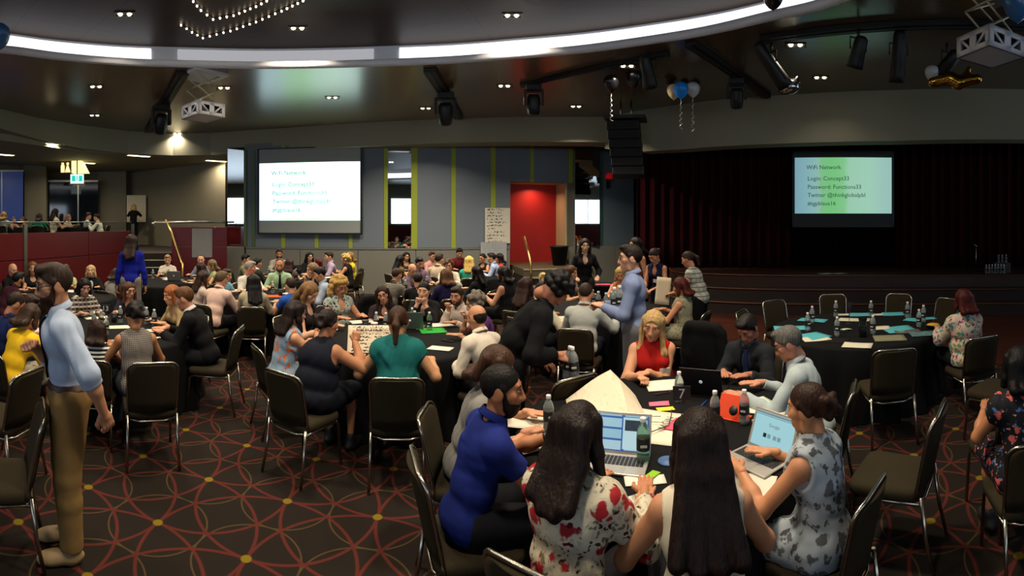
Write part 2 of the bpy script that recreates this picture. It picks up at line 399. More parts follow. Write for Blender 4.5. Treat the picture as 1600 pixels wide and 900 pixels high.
def hair_prims(st, Rh, hc, u2, L, rng):
    """hair solids in person space. st: style; Rh/hc head frame; u2 spine direction; L length below head centre"""
    w=lambda p: hc+Rh@(np.asarray(p,float)*HS)
    def cl(pf,pb):   # hairline plane through a front point and a nape point
        n=nrm(np.array([0,-(pb[2]-pf[2]),(pb[1]-pf[1])])); n=n if n[2]<0 else -n
        return [(w(pf),Rh@n)]
    pr=[];sb=[];back=Rh@V3(0,-1,0); dn=-nrm(.55*u2+.45*V3(0,0,1)); X=Rh@V3(1,0,0)
    face=E(w((0,.105,-.045)),(.068,.085,.13),Rh)
    if st in('short','crop','quiff','thin','fringe'):
        t={'short':.008,'crop':.006,'quiff':.008,'thin':.006,'fringe':.012}[st]
        pf={'short':(0,.082,.066),'crop':(0,.082,.066),'quiff':(0,.084,.07),'thin':(0,.035,.095),'fringe':(0,.09,.05)}[st]
        pr.append(E(w((0,-.014,.032)),(.079+t,.099+t,.092+t),Rh,cl(pf,(0,-.085,-.085))))
        pr.append(C(w((.077,.006,.03)),w((.077,.008,-.012)),.008+t*.4,.004)); pr.append(C(w((-.077,.006,.03)),w((-.077,.008,-.012)),.008+t*.4,.004))
        if st=='quiff': pr+=[C(w((-.035,.072,.098)),w((.035,.066,.105)),.024,.026),E(w((0,.02,.1)),(.062,.08,.036),Rh)]
        if st=='short': pr+=[E(w((.01,.04,.098)),(.058,.058,.028),Rh)]
        if st=='fringe': pr+=[C(w((-.05,.078,.066)),w((.05,.078,.066)),.017,.017)]
    elif st=='tonsure':
        pr.append(E(w((0,-.016,.012)),(.083,.1,.088),Rh,[(w((0,-.03,.098)),Rh@nrm(V3(0,.5,1))),(w((0,.045,0)),Rh@V3(0,1,0)),(w((0,-.09,-.075)),Rh@nrm(V3(0,.5,-1)))]))
    elif st=='curly':
        for i in range(46):
            a=rng.uniform(0,2*math.pi); z=rng.uniform(-.55,1); q=math.sqrt(max(0,1-z*z)); x,y=q*math.cos(a),q*math.sin(a)
            if y>.35 and z<.5: continue
            pr.append(E(w((x*.095,-.012+y*.105,.03+z*.098)),(.034,)*3))
        pr.append(E(w((0,-.015,.03)),(.088,.105,.1),Rh)); sb=[face]
        if L>.25:
            for i in range(40):
                a=rng.uniform(-.2,math.pi+.2); z=rng.uniform(-.15,.06); pr.append(E(w((.112*math.cos(a),-.02-.105*math.sin(a),z)),(.036,)*3))
    elif st in('long','bob','wavy','straight'):
        vol={'long':.010,'bob':.014,'wavy':.016,'straight':.006}[st]
        pr.append(E(w((0,-.014,.032)),(.08+vol,.1+vol,.092+vol),Rh))
        if st=='bob': L=.13
        base=V3(0,-.07,.02)
        for x in (-.06,-.02,.02,.06):
            a=w((x,-.072,.03)); m=w((x*1.12,-.088,-.09)); e=m+dn*max(L-.09-abs(x)*(.9 if L>.25 else .2)+rng.uniform(-.015,.015),.02)+back*(.05 if L<.25 else .085)+X*x*(.2 if L<.35 else .75)
            pr+=[C(a,m,.038,.036),C(m,e,.038,.036 if st!='straight' else .033)]
        for s in (1,-1):
            a=w((s*.074,.0,.06)); m=w((s*.086,.005,-.06)); e=m+V3(0,0,-1)*max(L*.75-.06,.04)+X*s*.012-back*(.02 if L>.2 else 0)
            pr+=[C(a,m,.026,.026),C(m,e,.026,.024)]
            if st=='wavy': pr.append(E(e+X*s*.01,(.035,.035,.05)))
        sb=[face]
    elif st in('bun','pony','up'):
        pr.append(E(w((0,-.014,.032)),(.084,.105,.097),Rh,cl((0,.084,.066),(0,-.085,-.075))))
        for s in (1,-1): pr.append(C(w((s*.077,.01,.035)),w((s*.074,-.035,-.015)),.012,.014))
        if st=='bun': pr+=[E(w((0,-.115,.0)),(.046,.036,.042),Rh)]
        if st=='up': pr+=[E(w((0,-.105,.0)),(.062,.045,.055),Rh),C(w((-.04,-.125,.04)),w((.045,-.13,-.03)),.026,.03),C(w((-.03,-.12,-.04)),w((.03,-.13,.045)),.02,.022)]
        if st=='pony':
            a=w((0,-.112,.035)); m=w((0,-.15,-.03)); e=m+dn*L+back*.005
            pr+=[C(a,m,.024,.032),C(m,e,.033,.02)]
    return pr,sb

PEOPLE=[]
HS=1.06
def person(who, label, px, hy, d, face, hair=('short','#1c1410'), sk='#b98566', top=('shirt','#8fa3bd'), bot=('trousers','#15151a'),
           sit=True, base=0., lean=8, tilt=0, twist=0, head=(0,8,0), L=None, R=None, lp='curl', rp='curl', fem=False, wt=1., beard=None,
           glasses=False, tie=None, badge=None, hairlen=.2, neck='collar', chair=True, group=None, seed=0, lod=None, name='person', scl=None, cdy=0, chair_face=None, lanyard=None, watch=None, belt=None):
    rng=random.Random(hash(who)%9999 if seed==0 else seed); rng=random.Random(sum(map(ord,who))+seed)
    near=d<4.3; mid=d<7.6
    hb=.009 if near else (.013 if mid else .02); hh=.005 if near else (.0075 if mid else .012); hd=.004 if near else (.0055 if mid else .009)
    ln=RAD(lean); tl=RAD(tilt)
    Ru=lambda k: rz(-RAD(twist)*k)@ry(tl*k)@rx(-ln*k)
    R1,Rm,R2,Rn=Ru(.5),Ru(.85),Ru(1.15),rz(-RAD(twist))@ry(tl*.8)@rx(-ln*.75-RAD(6))
    u1,um,u2,un=[M[:,2] for M in (R1,Rm,R2,Rn)]
    P0=V3(0,0,.565) if sit else V3(0,0,.95)
    ws=P0+.16*u1; ch=ws+.16*u2; nb=ch+.165*u2; hc=nb+.165*un
    yaw,pit,rol=[RAD(a) for a in head]
    Rh=rz(-yaw-RAD(twist)*.5)@rx(-pit)@ry(rol)
    htop=(hc+Rh@V3(0,0,.13))[2]
    zt=zof(hy,d)-base
    s=scl or max(.80,min(1.22,zt/htop))
    sw=.146 if fem else .16
    # limbs
    S={1:nb-.072*u2+R2@V3(sw,0,0),-1:nb-.072*u2+R2@V3(-sw,0,0)}
    if sit: dl,dr=V3(-.15,.40,.775),V3(.15,.40,.775)
    else: dl,dr=V3(-.25,.03,.80),V3(.25,.03,.80)
    T={1:dr if R is None else V3(*R[:3]),-1:dl if L is None else V3(*L[:3])}
    if sit:
        for q in (1,-1):
            if abs(T[q][2]-.785)<.03:
                T[q][2]=.795/s
                if q==1 and rp=='curl': rp='flat'
                if q==-1 and lp=='curl': lp='flat'
    hang={1:(R is None and not sit),-1:(L is None and not sit)}
    l1,l2=.285,.255; arms={}
    for sd in (1,-1):
        a,t=S[sd],T[sd]; v=t-a; D=np.linalg.norm(v); Dm=(l1+l2)*.995
        if D>Dm: t=a+v/D*Dm; D=Dm
        D=max(D,.06); x=(D*D+l1*l1-l2*l2)/(2*D); hq=math.sqrt(max(l1*l1-x*x,0)); ax=nrm(t-a)
        hint=V3(sd*.55,-.45,-.75); hint=nrm(hint-ax*(hint@ax)); el=a+ax*x+hint*hq; arms[sd]=(a,el,t)
    if sit: legs={q:(V3(q*.085,.02,.555),V3(q*.12,.42,.545),V3(q*.12,.40,.10)) for q in (1,-1)}
    else: legs={q:(V3(q*.085,0,.92),V3(q*.095,.015,.5),V3(q*.095+q*.01,-.01,.09)) for q in (1,-1)}
    w=wt; kind,tc=top
    torso=[E(P0+R1@V3(0,-.012,0),(.158*w,.122*w,.12),R1),E(ws,(.135*w,.1*w,.13),Rm),E(ch+.015*u2,(.153*w,.11*w,.15),R2),
           E(nb-.085*u2,(.14,.085,.08),R2),C(nb-.065*u2-R2@V3(.09,0,0),nb-.065*u2+R2@V3(.09,0,0),.058,.058)]
    for q in (1,-1):
        torso+=[C(nb+.012*un,S[q]-.008*u2,.038,.048)]
        if fem: torso.append(E(ch+R2@V3(q*.07,.078*w,.02),(.06,.055,.062),R2))
    if w>1.08: torso.append(E(ws+R1@V3(0,.03,-.02),(.14*w,.13*w,.14),R1))
    aw=.92 if fem else 1.; aw*= (1+(w-1)*.8)
    def armp(q,e=0,c1=None,c2=None,full=True):
        a,el,t=arms[q]; out=[E(a,(.056*aw+e,)*3,clip=c1),C(a,el,.052*aw+e,.041*aw+e,c1)]
        if full: out+=[C(el,el+(t-el)*.4,.041*aw+e,.039*aw+e,c2),C(el+(t-el)*.4,t,.039*aw+e,.027*aw+e,c2)]
        return out
    def legp(q,e=0,cl=None):
        a,k,f=legs[q]; m=k+(f-k)*.35
        return [C(a,k,.088*w+e,.06+e,cl),C(k,m,.058+e,.056+e,cl),C(m,f,.056+e,(.04 if e<.01 else .045)+e,cl)]
    neckp=[C(nb-.02*un,hc-.02*un,.053 if not fem else .046,.05 if not fem else .044)]
    body=[inflate(p,-.012) for p in torso]+neckp+armp(1)+armp(-1)
    for q in (1,-1): body+=[inflate(p,-.013) for p in legp(q)]
    parts=[sdf(body,hb,k=.028)]
    Hv,Hq=head_tpl(hh,fem); parts.append((Hv*HS@Rh.T+hc,Hq))
    for q in (1,-1):
        a,el,t=arms[q]; y=nrm(t-el); b=V3(q*1.,0,0) if hang[q] else V3(0,0,1)
        hp=R if q==1 else L
        if hp is not None and len(hp)>3: b=V3(*hp[3])
        if hp is not None and len(hp)>4: y=nrm(V3(*hp[4]))
        elif (not hang[q]) and sit and abs(t[2]*s-.795)<.03: y=nrm(V3(y[0],y[1]+.2,y[2]*.25))
        b=nrm(b-y*(b@y)); x=np.cross(y,b); M=np.stack([x,y,b],1)
        hv,hq=hand_tpl(hd,rp if q==1 else lp); sc=.95 if fem else 1.05
        if q==-1: hv=hv*np.array([-1,1,1]); hq=hq[:,::-1]
        parts.append((hv*sc@M.T+t,hq))
    Vb,Qb=join(parts)
    # ---- root
    th=az(px)+RAD(face); hw=np.array(at(px,d,0)); Rw=rz(-th); root=hw-s*(Rw@V3(hc[0],hc[1],0)); root[2]=base
    o=empty(name,tuple(root),-th,label,'person',group,None,s); o['who']=who
    PEOPLE.append((who,o,s,d))
    SK=skin(sk); link('body',npmesh('body',Vb,Qb),SK,o)
    nz=(.0052 if near else .0038,40+rng.uniform(-5,5),rng.uniform(0,6))
    tcm=tc if not isinstance(tc,str) else cloth(tc)
    # ---- top garment
    inf=.013 if kind!='jacket' else .02
    tp=[inflate(p,inf) for p in torso]
    fr={'shirt':1.93,'roll':1.25,'elbow':.95,'short':.55,'cap':.28,'none':0,'jacket':1.9,'dress':0,'dresscap':.3,'loose':1.8}[kind]
    for q in (1,-1):
        a,el,t=arms[q]
        if fr==0: continue
        c1=c2=None; e=.014 if kind not in('jacket','loose') else .022
        if fr<1: pt=a+(el-a)*fr; c1=[(pt,nrm(el-a))]; tp+=armp(q,e,c1,full=False)
        else: pt=el+(t-el)*(fr-1); c2=[(pt,nrm(t-el))]; tp+=armp(q,e,None,c2)
    sub=[C(nb-.0*un,hc,.056 if not fem else .052,.07)]
    if neck=='v': sub+=[E(nb+R2@V3(0,.10,-.06),(.05,.06,.11),R2)]
    if neck=='scoop': sub+=[E(nb+R2@V3(0,.09,-.02),(.085,.075,.075),R2)]
    if kind=='jacket': sub+=[E(nb+R2@V3(0,.125,-.10),(.05,.06,.17),R2)]
    dress=kind in('dress','dresscap')
    clip=[]
    if fr==0: sub+=[E(S[q]+R2@V3(q*.05,0,-.015),(.06,.085,.095),R2) for q in (1,-1)]
    if dress:
        for q in (1,-1):
            a,k_,f=legs[q]; tp+=[C(a,k_,.112*w,.092)]
        kk=.06
    else:
        hem=.045 if belt else (-.07 if sit else -.1)
        clip.append((P0+hem*u1,-u1)); kk=.03
    V,Q=sdf(tp,hb,k=kk,sub=sub,clip=clip or None,noise=nz)
    nm={'shirt':'shirt','roll':'shirt','elbow':'blouse','short':'polo_shirt' if neck=='collar' else 't_shirt','cap':'blouse','none':'sleeveless_top','jacket':'jacket','dress':'dress','dresscap':'dress','loose':'blouse'}[kind]
    if fem and nm=='shirt': nm='blouse'
    g=link(nm,npmesh(nm,V,Q),tcm,o); Vt=V
    if kind=='jacket':
        ip=[inflate(p,.004) for p in torso]
        V,Q=sdf(ip,hb,k=.03,sub=[C(nb,hc,.056,.066)],clip=[(ws,-um),(ch,R2@V3(0,-1,0)),(nb+R2@V3(.09,0,0),R2@V3(1,0,0)),(nb-R2@V3(.09,0,0),R2@V3(-1,0,0))])
        link('shirt_front',npmesh('shirt_front',V,Q),cloth(neck if neck.startswith('#') else '#c9c9c9'),o)
    if neck=='collar' or kind=='jacket':
        b=MB(); n=18; rr=.062 if not fem else .056
        cm=tcm if kind!='jacket' else cloth(neck if neck.startswith('#') else '#c9c9c9')
        for q in (1,-1):
            def fn(u,v,q=q):
                a=-math.pi/2+q*u*math.pi*.93; r=rr+.007+.017*(1-v)*(1.2 if u>.8 else 1)
                hgt=.035*v-.004-.035*max(0,u-.7)/.3*(1-v)
                return tuple(nb+.026*un+Rn@V3(r*math.cos(a)*1.02,r*math.sin(a)-.004,hgt+.012*math.sin(-a)))
            b.sheet(fn,8,2,thick=.004)
        b.build('collar',cm,o)
    q_=(Vt-nb)@R2; _front=lambda x,z: (lambda m: float(q_[m,1].max()) if m.any() else .1)((np.abs(q_[:,0]-x)<.03)&(np.abs(q_[:,2]-z)<.02))
    if tie:
        b=MB(); tm=tie if not isinstance(tie,str) else cloth(tie)
        zs=[-.012,-.05,-.055,-.12,-.2,-.28,-.34,-.375]; wd=[.024,.016,.017,.022,.029,.036,.038,.004]
        base_y=.06; ys=[]
        for z in zs: base_y=max(.062,_front(0,z) if kind!='jacket' else .075+.05*min(1,-z/.15)); ys.append(base_y+.004)
        pts=lambda i,e: [tuple(nb+R2@V3(sx*wd[i],ys[i]+e,zs[i])) for sx in (-1,1)]
        vs=[];fs=[]
        for i in range(len(zs)): vs+=pts(i,-.012)+pts(i,.006)
        for i in range(len(zs)-1):
            k0=i*4; k1=k0+4; fs+=[(k0+2,k0+3,k1+3,k1+2),(k0,k0+2,k1+2,k1),(k0+3,k0+1,k1+1,k1+3),(k0+1,k0,k1,k1+1)]
        fs+=[(0,1,3,2),(k1,k1+2,k1+3,k1+1)]; b.add(vs,fs); b.build('necktie',tm,o)
    if badge:
        b=MB(); x,z=badge; y1,y2=_front(x,z-.18),_front(x,z-.22); c=nb+R2@V3(x,_front(x,z-.2)+.008,z-.2)
        b.box((-.048,-.003,-.032),(.048,.003,.032),R2@rx(.25)@rx(math.atan2(y1-y2,.04)*-.6)@rz(-x*2.5),c); b.build('name_badge',mat('badge_white','#e8e4da',.4),o)
    if lanyard:
        b=MB(); lm=cloth(lanyard)
        for q in (1,-1): b.tube([nb+R2@V3(q*.05,-.02,.02),nb+R2@V3(q*.06,.075,-.03),ch+R2@V3(q*.02,.135*w,0),ws+R2@V3(0,.13*w,.03)],.009,6)
        b.build('lanyard',lm,o)
    # ---- bottom garment
    bk,bc=bot; bm_=bc if not isinstance(bc,str) else cloth(bc)
    if not dress and bk=='trousers':
        tcl=[(P0+(.085 if belt else .02)*u1,u1)]; bp=[inflate(torso[0],.012 if belt else .002,tcl),inflate(torso[1],.004 if belt else -.01,tcl)]
        for q in (1,-1): bp+=legp(q,.014 if sit else .022)
        cl=[(V3(0,0,.085),V3(0,0,-1))]
        V,Q=sdf(bp,hb,k=.02,clip=cl,noise=(nz[0]*.8,17,nz[2]+1)); link('trousers',npmesh('trousers',V,Q),bm_,o)
    elif not dress:
        bp=[inflate(torso[0],.004,[(P0+.03*u1,u1)])]
        for q in (1,-1): bp+=[C(legs[q][0],legs[q][1],.105*w,.09)]
        V,Q=sdf(bp,hb,k=.07,noise=nz); link('skirt',npmesh('skirt',V,Q),bm_,o)
    if belt:
        V,Q=sdf([inflate(torso[0],.02),inflate(torso[1],.016)],hb*.7,k=.03,clip=[(P0+.085*u1,u1),(P0+.05*u1,-u1)]); link('belt',npmesh('belt',V,Q),mat('belt_'+belt,belt,.5),o)
    if (not sit) or near:
        shc=mat('shoe_'+('tan' if belt else 'black'),'#8a7350' if belt else '#0d0d0d',.6)
        for q in (1,-1):
            f=legs[q][2]; V,Q=sdf([E((f[0],f[1]+.055,.045),(.046,.13,.042)),E((f[0],f[1]+.13,.035),(.045,.075,.034)),C((f[0],f[1],.05),(f[0],f[1],.12),.05,.045)],hb*.8,k=.03,clip=[(V3(0,0,.004),V3(0,0,-1))]); link('shoe',npmesh('shoe',V,Q),shc,o)
    # ---- hair, face
    if hair:
        st,hcx=hair; hm=hairm(hcx) if isinstance(hcx,str) else hcx
        pr,sb=hair_prims(st,Rh,hc,u2,hairlen,rng)
        hx=.007 if near else (.01 if mid else .015)
        V,Q=sdf(pr,hx,k=.03 if st in('long','straight') else (.022 if st!='curly' else .01),sub=sb,ksub=.012,noise=(.0016,60,rng.uniform(0,6)) if mid else None); link('hair',npmesh('hair',V,Q),hm,o)
    else: hm=hairm('#3a2a1e')
    if beard:
        w_=lambda p: hc+Rh@(np.asarray(p,float)*HS)
        full=beard[0]=='full'
        pr=[E(w_((0,.03,-.06)),(.062,.069,.08),Rh,[(w_((0,.03,-.035)),Rh@nrm(V3(0,.45,1)))]),C(w_((.066,.012,0)),w_((.052,.03,-.07)),.012,.022),C(w_((-.066,.012,0)),w_((-.052,.03,-.07)),.012,.022),
            C(w_((-.024,.084,-.056)),w_((.024,.084,-.056)),.0085,.0085)]
        if full: pr+=[E(w_((0,.058,-.115)),(.046,.038,.046),Rh)]
        V,Q=sdf(pr,.0065 if near else .011,k=.014,sub=[E(w_((0,.095,-.067)),(.021,.02,.0075),Rh)],ksub=.004,noise=(.002,90,1.)); link('beard',npmesh('beard',V,Q),hairm(beard[1]),o)
    ep=eye_parts(); mw=Matrix(np.vstack([np.hstack([Rh*HS,hc[:,None]]),[0,0,0,1]]).tolist())
    def addc(nm,me,ms):
        c=bpy.data.objects.new(nm,me); COL.objects.link(c); c.parent=o; c.matrix_local=mw
        while len(me.materials)<len(ms): me.materials.append(ms[len(me.materials)])
        for i,m in enumerate(ms): c.material_slots[i].link='OBJECT'; c.material_slots[i].material=m
    rel=(face+head[0]+twist)%360
    if 35<rel<325:
        ew=mat('eye_white','#a79c92',.25,var=0); ei=mat('eye_iris','#1d130d',.15,var=0)
        addc('eye',ep['eyer'],[ew,ei]); addc('eye',ep['eyel'],[ew,ei])
        addc('eyebrow',ep['browr'],[hm]); addc('eyebrow',ep['browl'],[hm])
        addc('lips',ep['lips'],[mat('lips_rose','#8d4a42',.4,var=.05)])
    if glasses: addc('glasses',ep['glasses'],[mat('spectacle_black','#0c0a0a',.3)])
    if watch:
        a,el,t=arms[watch]; V,Q=sdf([C(t-nrm(t-el)*.045,t-nrm(t-el)*.02,.036,.035,[(t-nrm(t-el)*.018,nrm(t-el)),(t-nrm(t-el)*.045,-nrm(t-el))])],.006,k=0); link('wrist_watch',npmesh('wrist_watch',V,Q),mat('watch_black','#111111',.35),o)
    # ---- chair
    if sit and chair:
        add_chair(root,-th if chair_face is None else -(az(px)+RAD(chair_face)),f'brown padded banquet chair under the {who}',max(.9,min(1.08,s)),base,dy=cdy)
    return o
# ------------------------------------------------------------------ banquet chair
CHAIR=[None]
def chair_proto():
    up=mat('chair_fabric','#2c2619',.9,var=.18,scale=60,bump=.25,bscale=350,spec=.15); cr=mat('chair_chrome','#a8a294',.25,1,var=.05)
    o=empty('banquet_chair')
    # seat cushion
    b=MB(); n=20
    def ring(z,k):
        pts=[]
        for i in range(n*2):
            a=2*math.pi*i/(n*2); c,s=math.cos(a),math.sin(a); e=.32
            x=.225*k*abs(c)**e*(1 if c>0 else -1); y=.225*k*abs(s)**e*(1 if s>0 else -1); pts.append((x*(1+.04*y/.225),y+.02,z))
        return pts
    rs=[ring(.405,.95),ring(.415,1.),ring(.45,1.),ring(.468,.96),ring(.478,.85),ring(.482,.5)]
    vs=[p for r in rs for p in r]; m=n*2; fs=[]
    for i in range(len(rs)-1):
        for j in range(m): fs.append((i*m+j,i*m+(j+1)%m,(i+1)*m+(j+1)%m,(i+1)*m+j))
    fs.append(tuple(range(m))[::-1]); fs.append(tuple(range((len(rs)-1)*m,len(rs)*m))); b.add(vs,fs,0,True); b.build('seat',up,o)
    # backrest outline: rounded top, slight taper to the seat; back leans
    def bp(x,z,e=0):
        t=(z-.45)/.43; return (x,-.205-.085*t-.012*t*t+e+.04*(x/.21)**2,z)
    def outline(k):
        pts=[]; W=.205*k
        zs=[.47,.55,.65,.75]
        for z in zs: pts.append((W*(.97+.03*(z-.45)/.4),z))
        cx,cz,r=W-.07,.80,.07
        for a in np.linspace(0,math.pi/2,6): pts.append((cx+r*math.cos(a),.80+(r-.0)*math.sin(a)*1.1))
        full=pts+[(-x,z) for x,z in pts[::-1]]
        return full
    out=outline(1.)
    b=MB(); inn=[(x*.97,z-.006 if z>.6 else z) for x,z in out]
    # cushion as filled strip: pair left/right rows
    half=outline(1.)[:len(out)//2]; rows=[(x*.955,z-(.012 if z>.75 else 0)) for x,z in half]
    nu=8; vf=[];vb=[]
    for (x,z) in rows:
        for i in range(nu+1):
            xx=-x+2*x*i/nu; bul=.022*math.cos(math.pi/2*min(1,abs(xx)/x*.98))
            vf.append(bp(xx,z,.012+bul)); vb.append(bp(xx,z,-.014-bul*.35))
    W=nu+1; fs=[]
    for j in range(len(rows)-1):
        for i in range(nu): fs.append((j*W+i,(j+1)*W+i,(j+1)*W+i+1,j*W+i+1))
    o2=len(vf); fs2=[tuple(o2+k for k in f[::-1]) for f in fs]
    ed=[]
    R_=len(rows)
    for j in range(R_-1):
        ed.append((j*W,o2+j*W,o2+(j+1)*W,(j+1)*W)); q=nu; ed.append((j*W+q,(j+1)*W+q,o2+(j+1)*W+q,o2+j*W+q))
    for i in range(nu):
        ed.append((i,i+1,o2+i+1,o2+i)); t=(R_-1)*W; ed.append((t+i,o2+t+i,o2+t+i+1,t+i+1))
    b.add(vf+vb,fs+fs2+ed,0,True); b.build('backrest',up,o)
    b=MB(); b.tube([bp(x,z,0) for x,z in [(.2,.43)]+out+[(-.2,.43)]],.0105,8); b.build('back_frame',cr,o)
    for s in (1,-1):
        b=MB(); b.tube([(s*.2,-.2,.44),(s*.205,-.23,.2),(s*.212,-.275,.008)],.0125,8); b.build('leg',cr,o)
        b=MB(); b.tube([(s*.2,-.19,.395),(s*.205,.17,.395),(s*.207,.215,.37),(s*.215,.25,.008)],.0125,8); b.build('leg',cr,o)
    b=MB(); b.tube([bp(-.2,.40,-.012),(-.1,-.205,.385),(.1,-.205,.385),bp(.2,.40,-.012)],.009,6); b.build('back_stretcher',cr,o)
    b=MB(); b.tube([(-.208,.2,.385),(.208,.2,.385)],.009,6); b.build('front_stretcher',cr,o)
    CHAIR[0]=o; return o
def add_chair(loc, rotz, label, sc=1., base=0., group='banquet chairs', dy=0):
    if CHAIR[0] is None: o=chair_proto()
    else: o=copy_tree(CHAIR[0])
    M=rz(rotz)@V3(0,dy,0)
    o.location=(loc[0]+M[0],loc[1]+M[1],base); o.rotation_euler=(0,0,rotz); o.scale=(sc,)*3
    return tag(o,label,'chair',group)
# ------------------------------------------------------------------ the hall
CEIL=4.7; CEIL2=5.2
class Plane:
    """vertical wall plane square to the bearing of column px0 at distance D"""
    def __init__(s,px0,D):
        s.t0=az(px0); s.D=D; s.n=V3(-math.sin(s.t0),-math.cos(s.t0),0); s.r=V3(math.cos(s.t0),-math.sin(s.t0),0); s.o=-s.n*D
        s.R=np.stack([s.r,-s.n,V3(0,0,1)],1)      # local x along wall, y away from camera
        s.rotz=-s.t0
    def s(s_,px): return s_.D*math.tan(az(px)-s_.t0)
    def z(s_,px,py): return zof(py,s_.D/math.cos(az(px)-s_.t0))
    def p(s_,s,z,e=0): return tuple(s_.o+s_.r*s+s_.n*e+V3(0,0,z))
    def box(s_,mb,a,b,z0,z1,e0,e1,mi=0,bev=0):
        """s range a..b, height z0..z1, proud of the wall by e0..e1 (towards the hall)"""
        return mb.box((a,-e1,z0),(b,-e0,z1),s_.R,tuple(s_.o),mi,bev)
def struct(o): o['kind']='structure'; return o
def strip_wall(name,pts,z0,z1,th,m,parent=None):
    """wall along plan points [(x,y)] from z0 to z1 (number or list), thickness th away from the camera"""
    b=MB(); n=len(pts); P=[V3(x,y,0) for x,y in pts]
    zb=z0 if isinstance(z0,(list,tuple)) else [z0]*n; zt=z1 if isinstance(z1,(list,tuple)) else [z1]*n
    off=[]
    for i in range(n):
        t=nrm(P[min(i+1,n-1)]-P[max(i-1,0)]); nn=V3(-t[1],t[0],0)
        if nn@P[i]<0: nn=-nn
        off.append(P[i]+nn*th)
    vs=[]
    for i in range(n): vs+=[(P[i][0],P[i][1],zb[i]),(P[i][0],P[i][1],zt[i]),(off[i][0],off[i][1],zt[i]),(off[i][0],off[i][1],zb[i])]
    fs=[]
    for i in range(n-1):
        a=i*4;c=a+4
        fs+=[(a,c,c+1,a+1),(a+1,c+1,c+2,a+2),(a+2,c+2,c+3,a+3),(a+3,c+3,c,a)]
    fs+=[(0,1,2,3),(4*n-1,4*n-2,4*n-3,4*n-4)]
    b.add(vs,fs); o=b.build(name,m,parent)
    if parent is None: struct(o)
    return o
def xy(px,d): p=at(px,d); return (p[0],p[1])
def catmull(P,closed=False,k=6):
    P=[np.array(p,float) for p in P]; n=len(P); out=[]
    for i in range(n if closed else n-1):
        g=lambda j: P[j%n] if closed else P[max(0,min(n-1,j))]
        a,b,c,d=g(i-1),g(i),g(i+1),g(i+2)
        for q in range(k):
            t=q/k; out.append(.5*((2*b)+(c-a)*t+(2*a-5*b+4*c-d)*t*t+(3*b-a-3*c+d)*t**3))
    if not closed: out.append(P[-1])
    return out

# ---- materials of the shell
def m_carpet():
    m,nt,b=_nt('carpet'); b.inputs['Roughness'].default_value=.95; b.inputs['Specular IOR Level'].default_value=.1
    L=nt.links.new
    def M(op,a,b_=None,c=None):
        n=N(nt,'ShaderNodeMath',operation=op)
        for i,v in enumerate((a,b_,c)):
            if v is None: continue
            if isinstance(v,(int,float)): n.inputs[i].default_value=v
            else: L(v,n.inputs[i])
        return n.outputs[0]
    geo=N(nt,'ShaderNodeNewGeometry'); mp=N(nt,'ShaderNodeMapping'); mp.vector_type='TEXTURE'
    mp.inputs['Location'].default_value=(-1.553,3.121,0); mp.inputs['Rotation'].default_value=(0,0,RAD(4.5)); mp.inputs['Scale'].default_value=(.655,.655,1)
    L(geo.outputs['Position'],mp.inputs[0])
    wob=N(nt,'ShaderNodeTexNoise'); wob.inputs['Scale'].default_value=260; L(geo.outputs['Position'],wob.inputs['Vector'])
    sp=N(nt,'ShaderNodeSeparateXYZ'); L(mp.outputs[0],sp.inputs[0])
    ax=M('ABSOLUTE',M('SUBTRACT',sp.outputs[0],M('ROUND',sp.outputs[0]))); ay=M('ABSOLUTE',M('SUBTRACT',sp.outputs[1],M('ROUND',sp.outputs[1])))
    def dist(cx,cy): 
        dx=M('SUBTRACT',ax,cx); dy=M('SUBTRACT',ay,cy); return M('SQRT',M('ADD',M('MULTIPLY',dx,dx),M('MULTIPLY',dy,dy)))
    jit=M('MULTIPLY',M('SUBTRACT',wob.outputs['Fac'],.5),.035)
    red=None
    for c in ((1,0),(0,1),(1,1)):
        e=M('ABSOLUTE',M('SUBTRACT',dist(*c),1.0)); red=e if red is None else M('MINIMUM',red,e)
    mr=N(nt,'ShaderNodeMapRange'); mr.inputs[1].default_value=.021; mr.inputs[2].default_value=.012; L(M('ADD',red,jit),mr.inputs[0])
    d0=dist(0,0); tn=N(nt,'ShaderNodeMapRange'); tn.inputs[1].default_value=.0115; tn.inputs[2].default_value=.005; L(M('ADD',M('ABSOLUTE',M('SUBTRACT',d0,.5)),M('MULTIPLY',jit,.6)),tn.inputs[0])
    ye=N(nt,'ShaderNodeMapRange'); ye.inputs[1].default_value=.056; ye.inputs[2].default_value=.045; L(M('ADD',d0,jit),ye.inputs[0])
    nz=N(nt,'ShaderNodeTexNoise'); nz.inputs['Scale'].default_value=420; nz.inputs['Detail'].default_value=2; L(geo.outputs['Position'],nz.inputs['Vector'])
    bs=N(nt,'ShaderNodeMix',data_type='RGBA'); bs.inputs[6].default_value=hexc('#110e0b'); bs.inputs[7].default_value=hexc('#27201a'); L(nz.outputs['Fac'],bs.inputs[0])
    prev=bs.outputs[2]
    for f,c in ((tn.outputs[0],'#46361f'),(mr.outputs[0],'#4d211b'),(ye.outputs[0],'#6a5a14')):
        mx=N(nt,'ShaderNodeMix',data_type='RGBA'); L(f,mx.inputs[0]); L(prev,mx.inputs[6]); mx.inputs[7].default_value=hexc(c); prev=mx.outputs[2]
    L(prev,b.inputs['Base Color'])
    bp=N(nt,'ShaderNodeBump'); bp.inputs['Strength'].default_value=.5; bp.inputs['Distance'].default_value=.004; L(nz.outputs['Fac'],bp.inputs['Height']); L(bp.outputs['Normal'],b.inputs['Normal'])
    return m
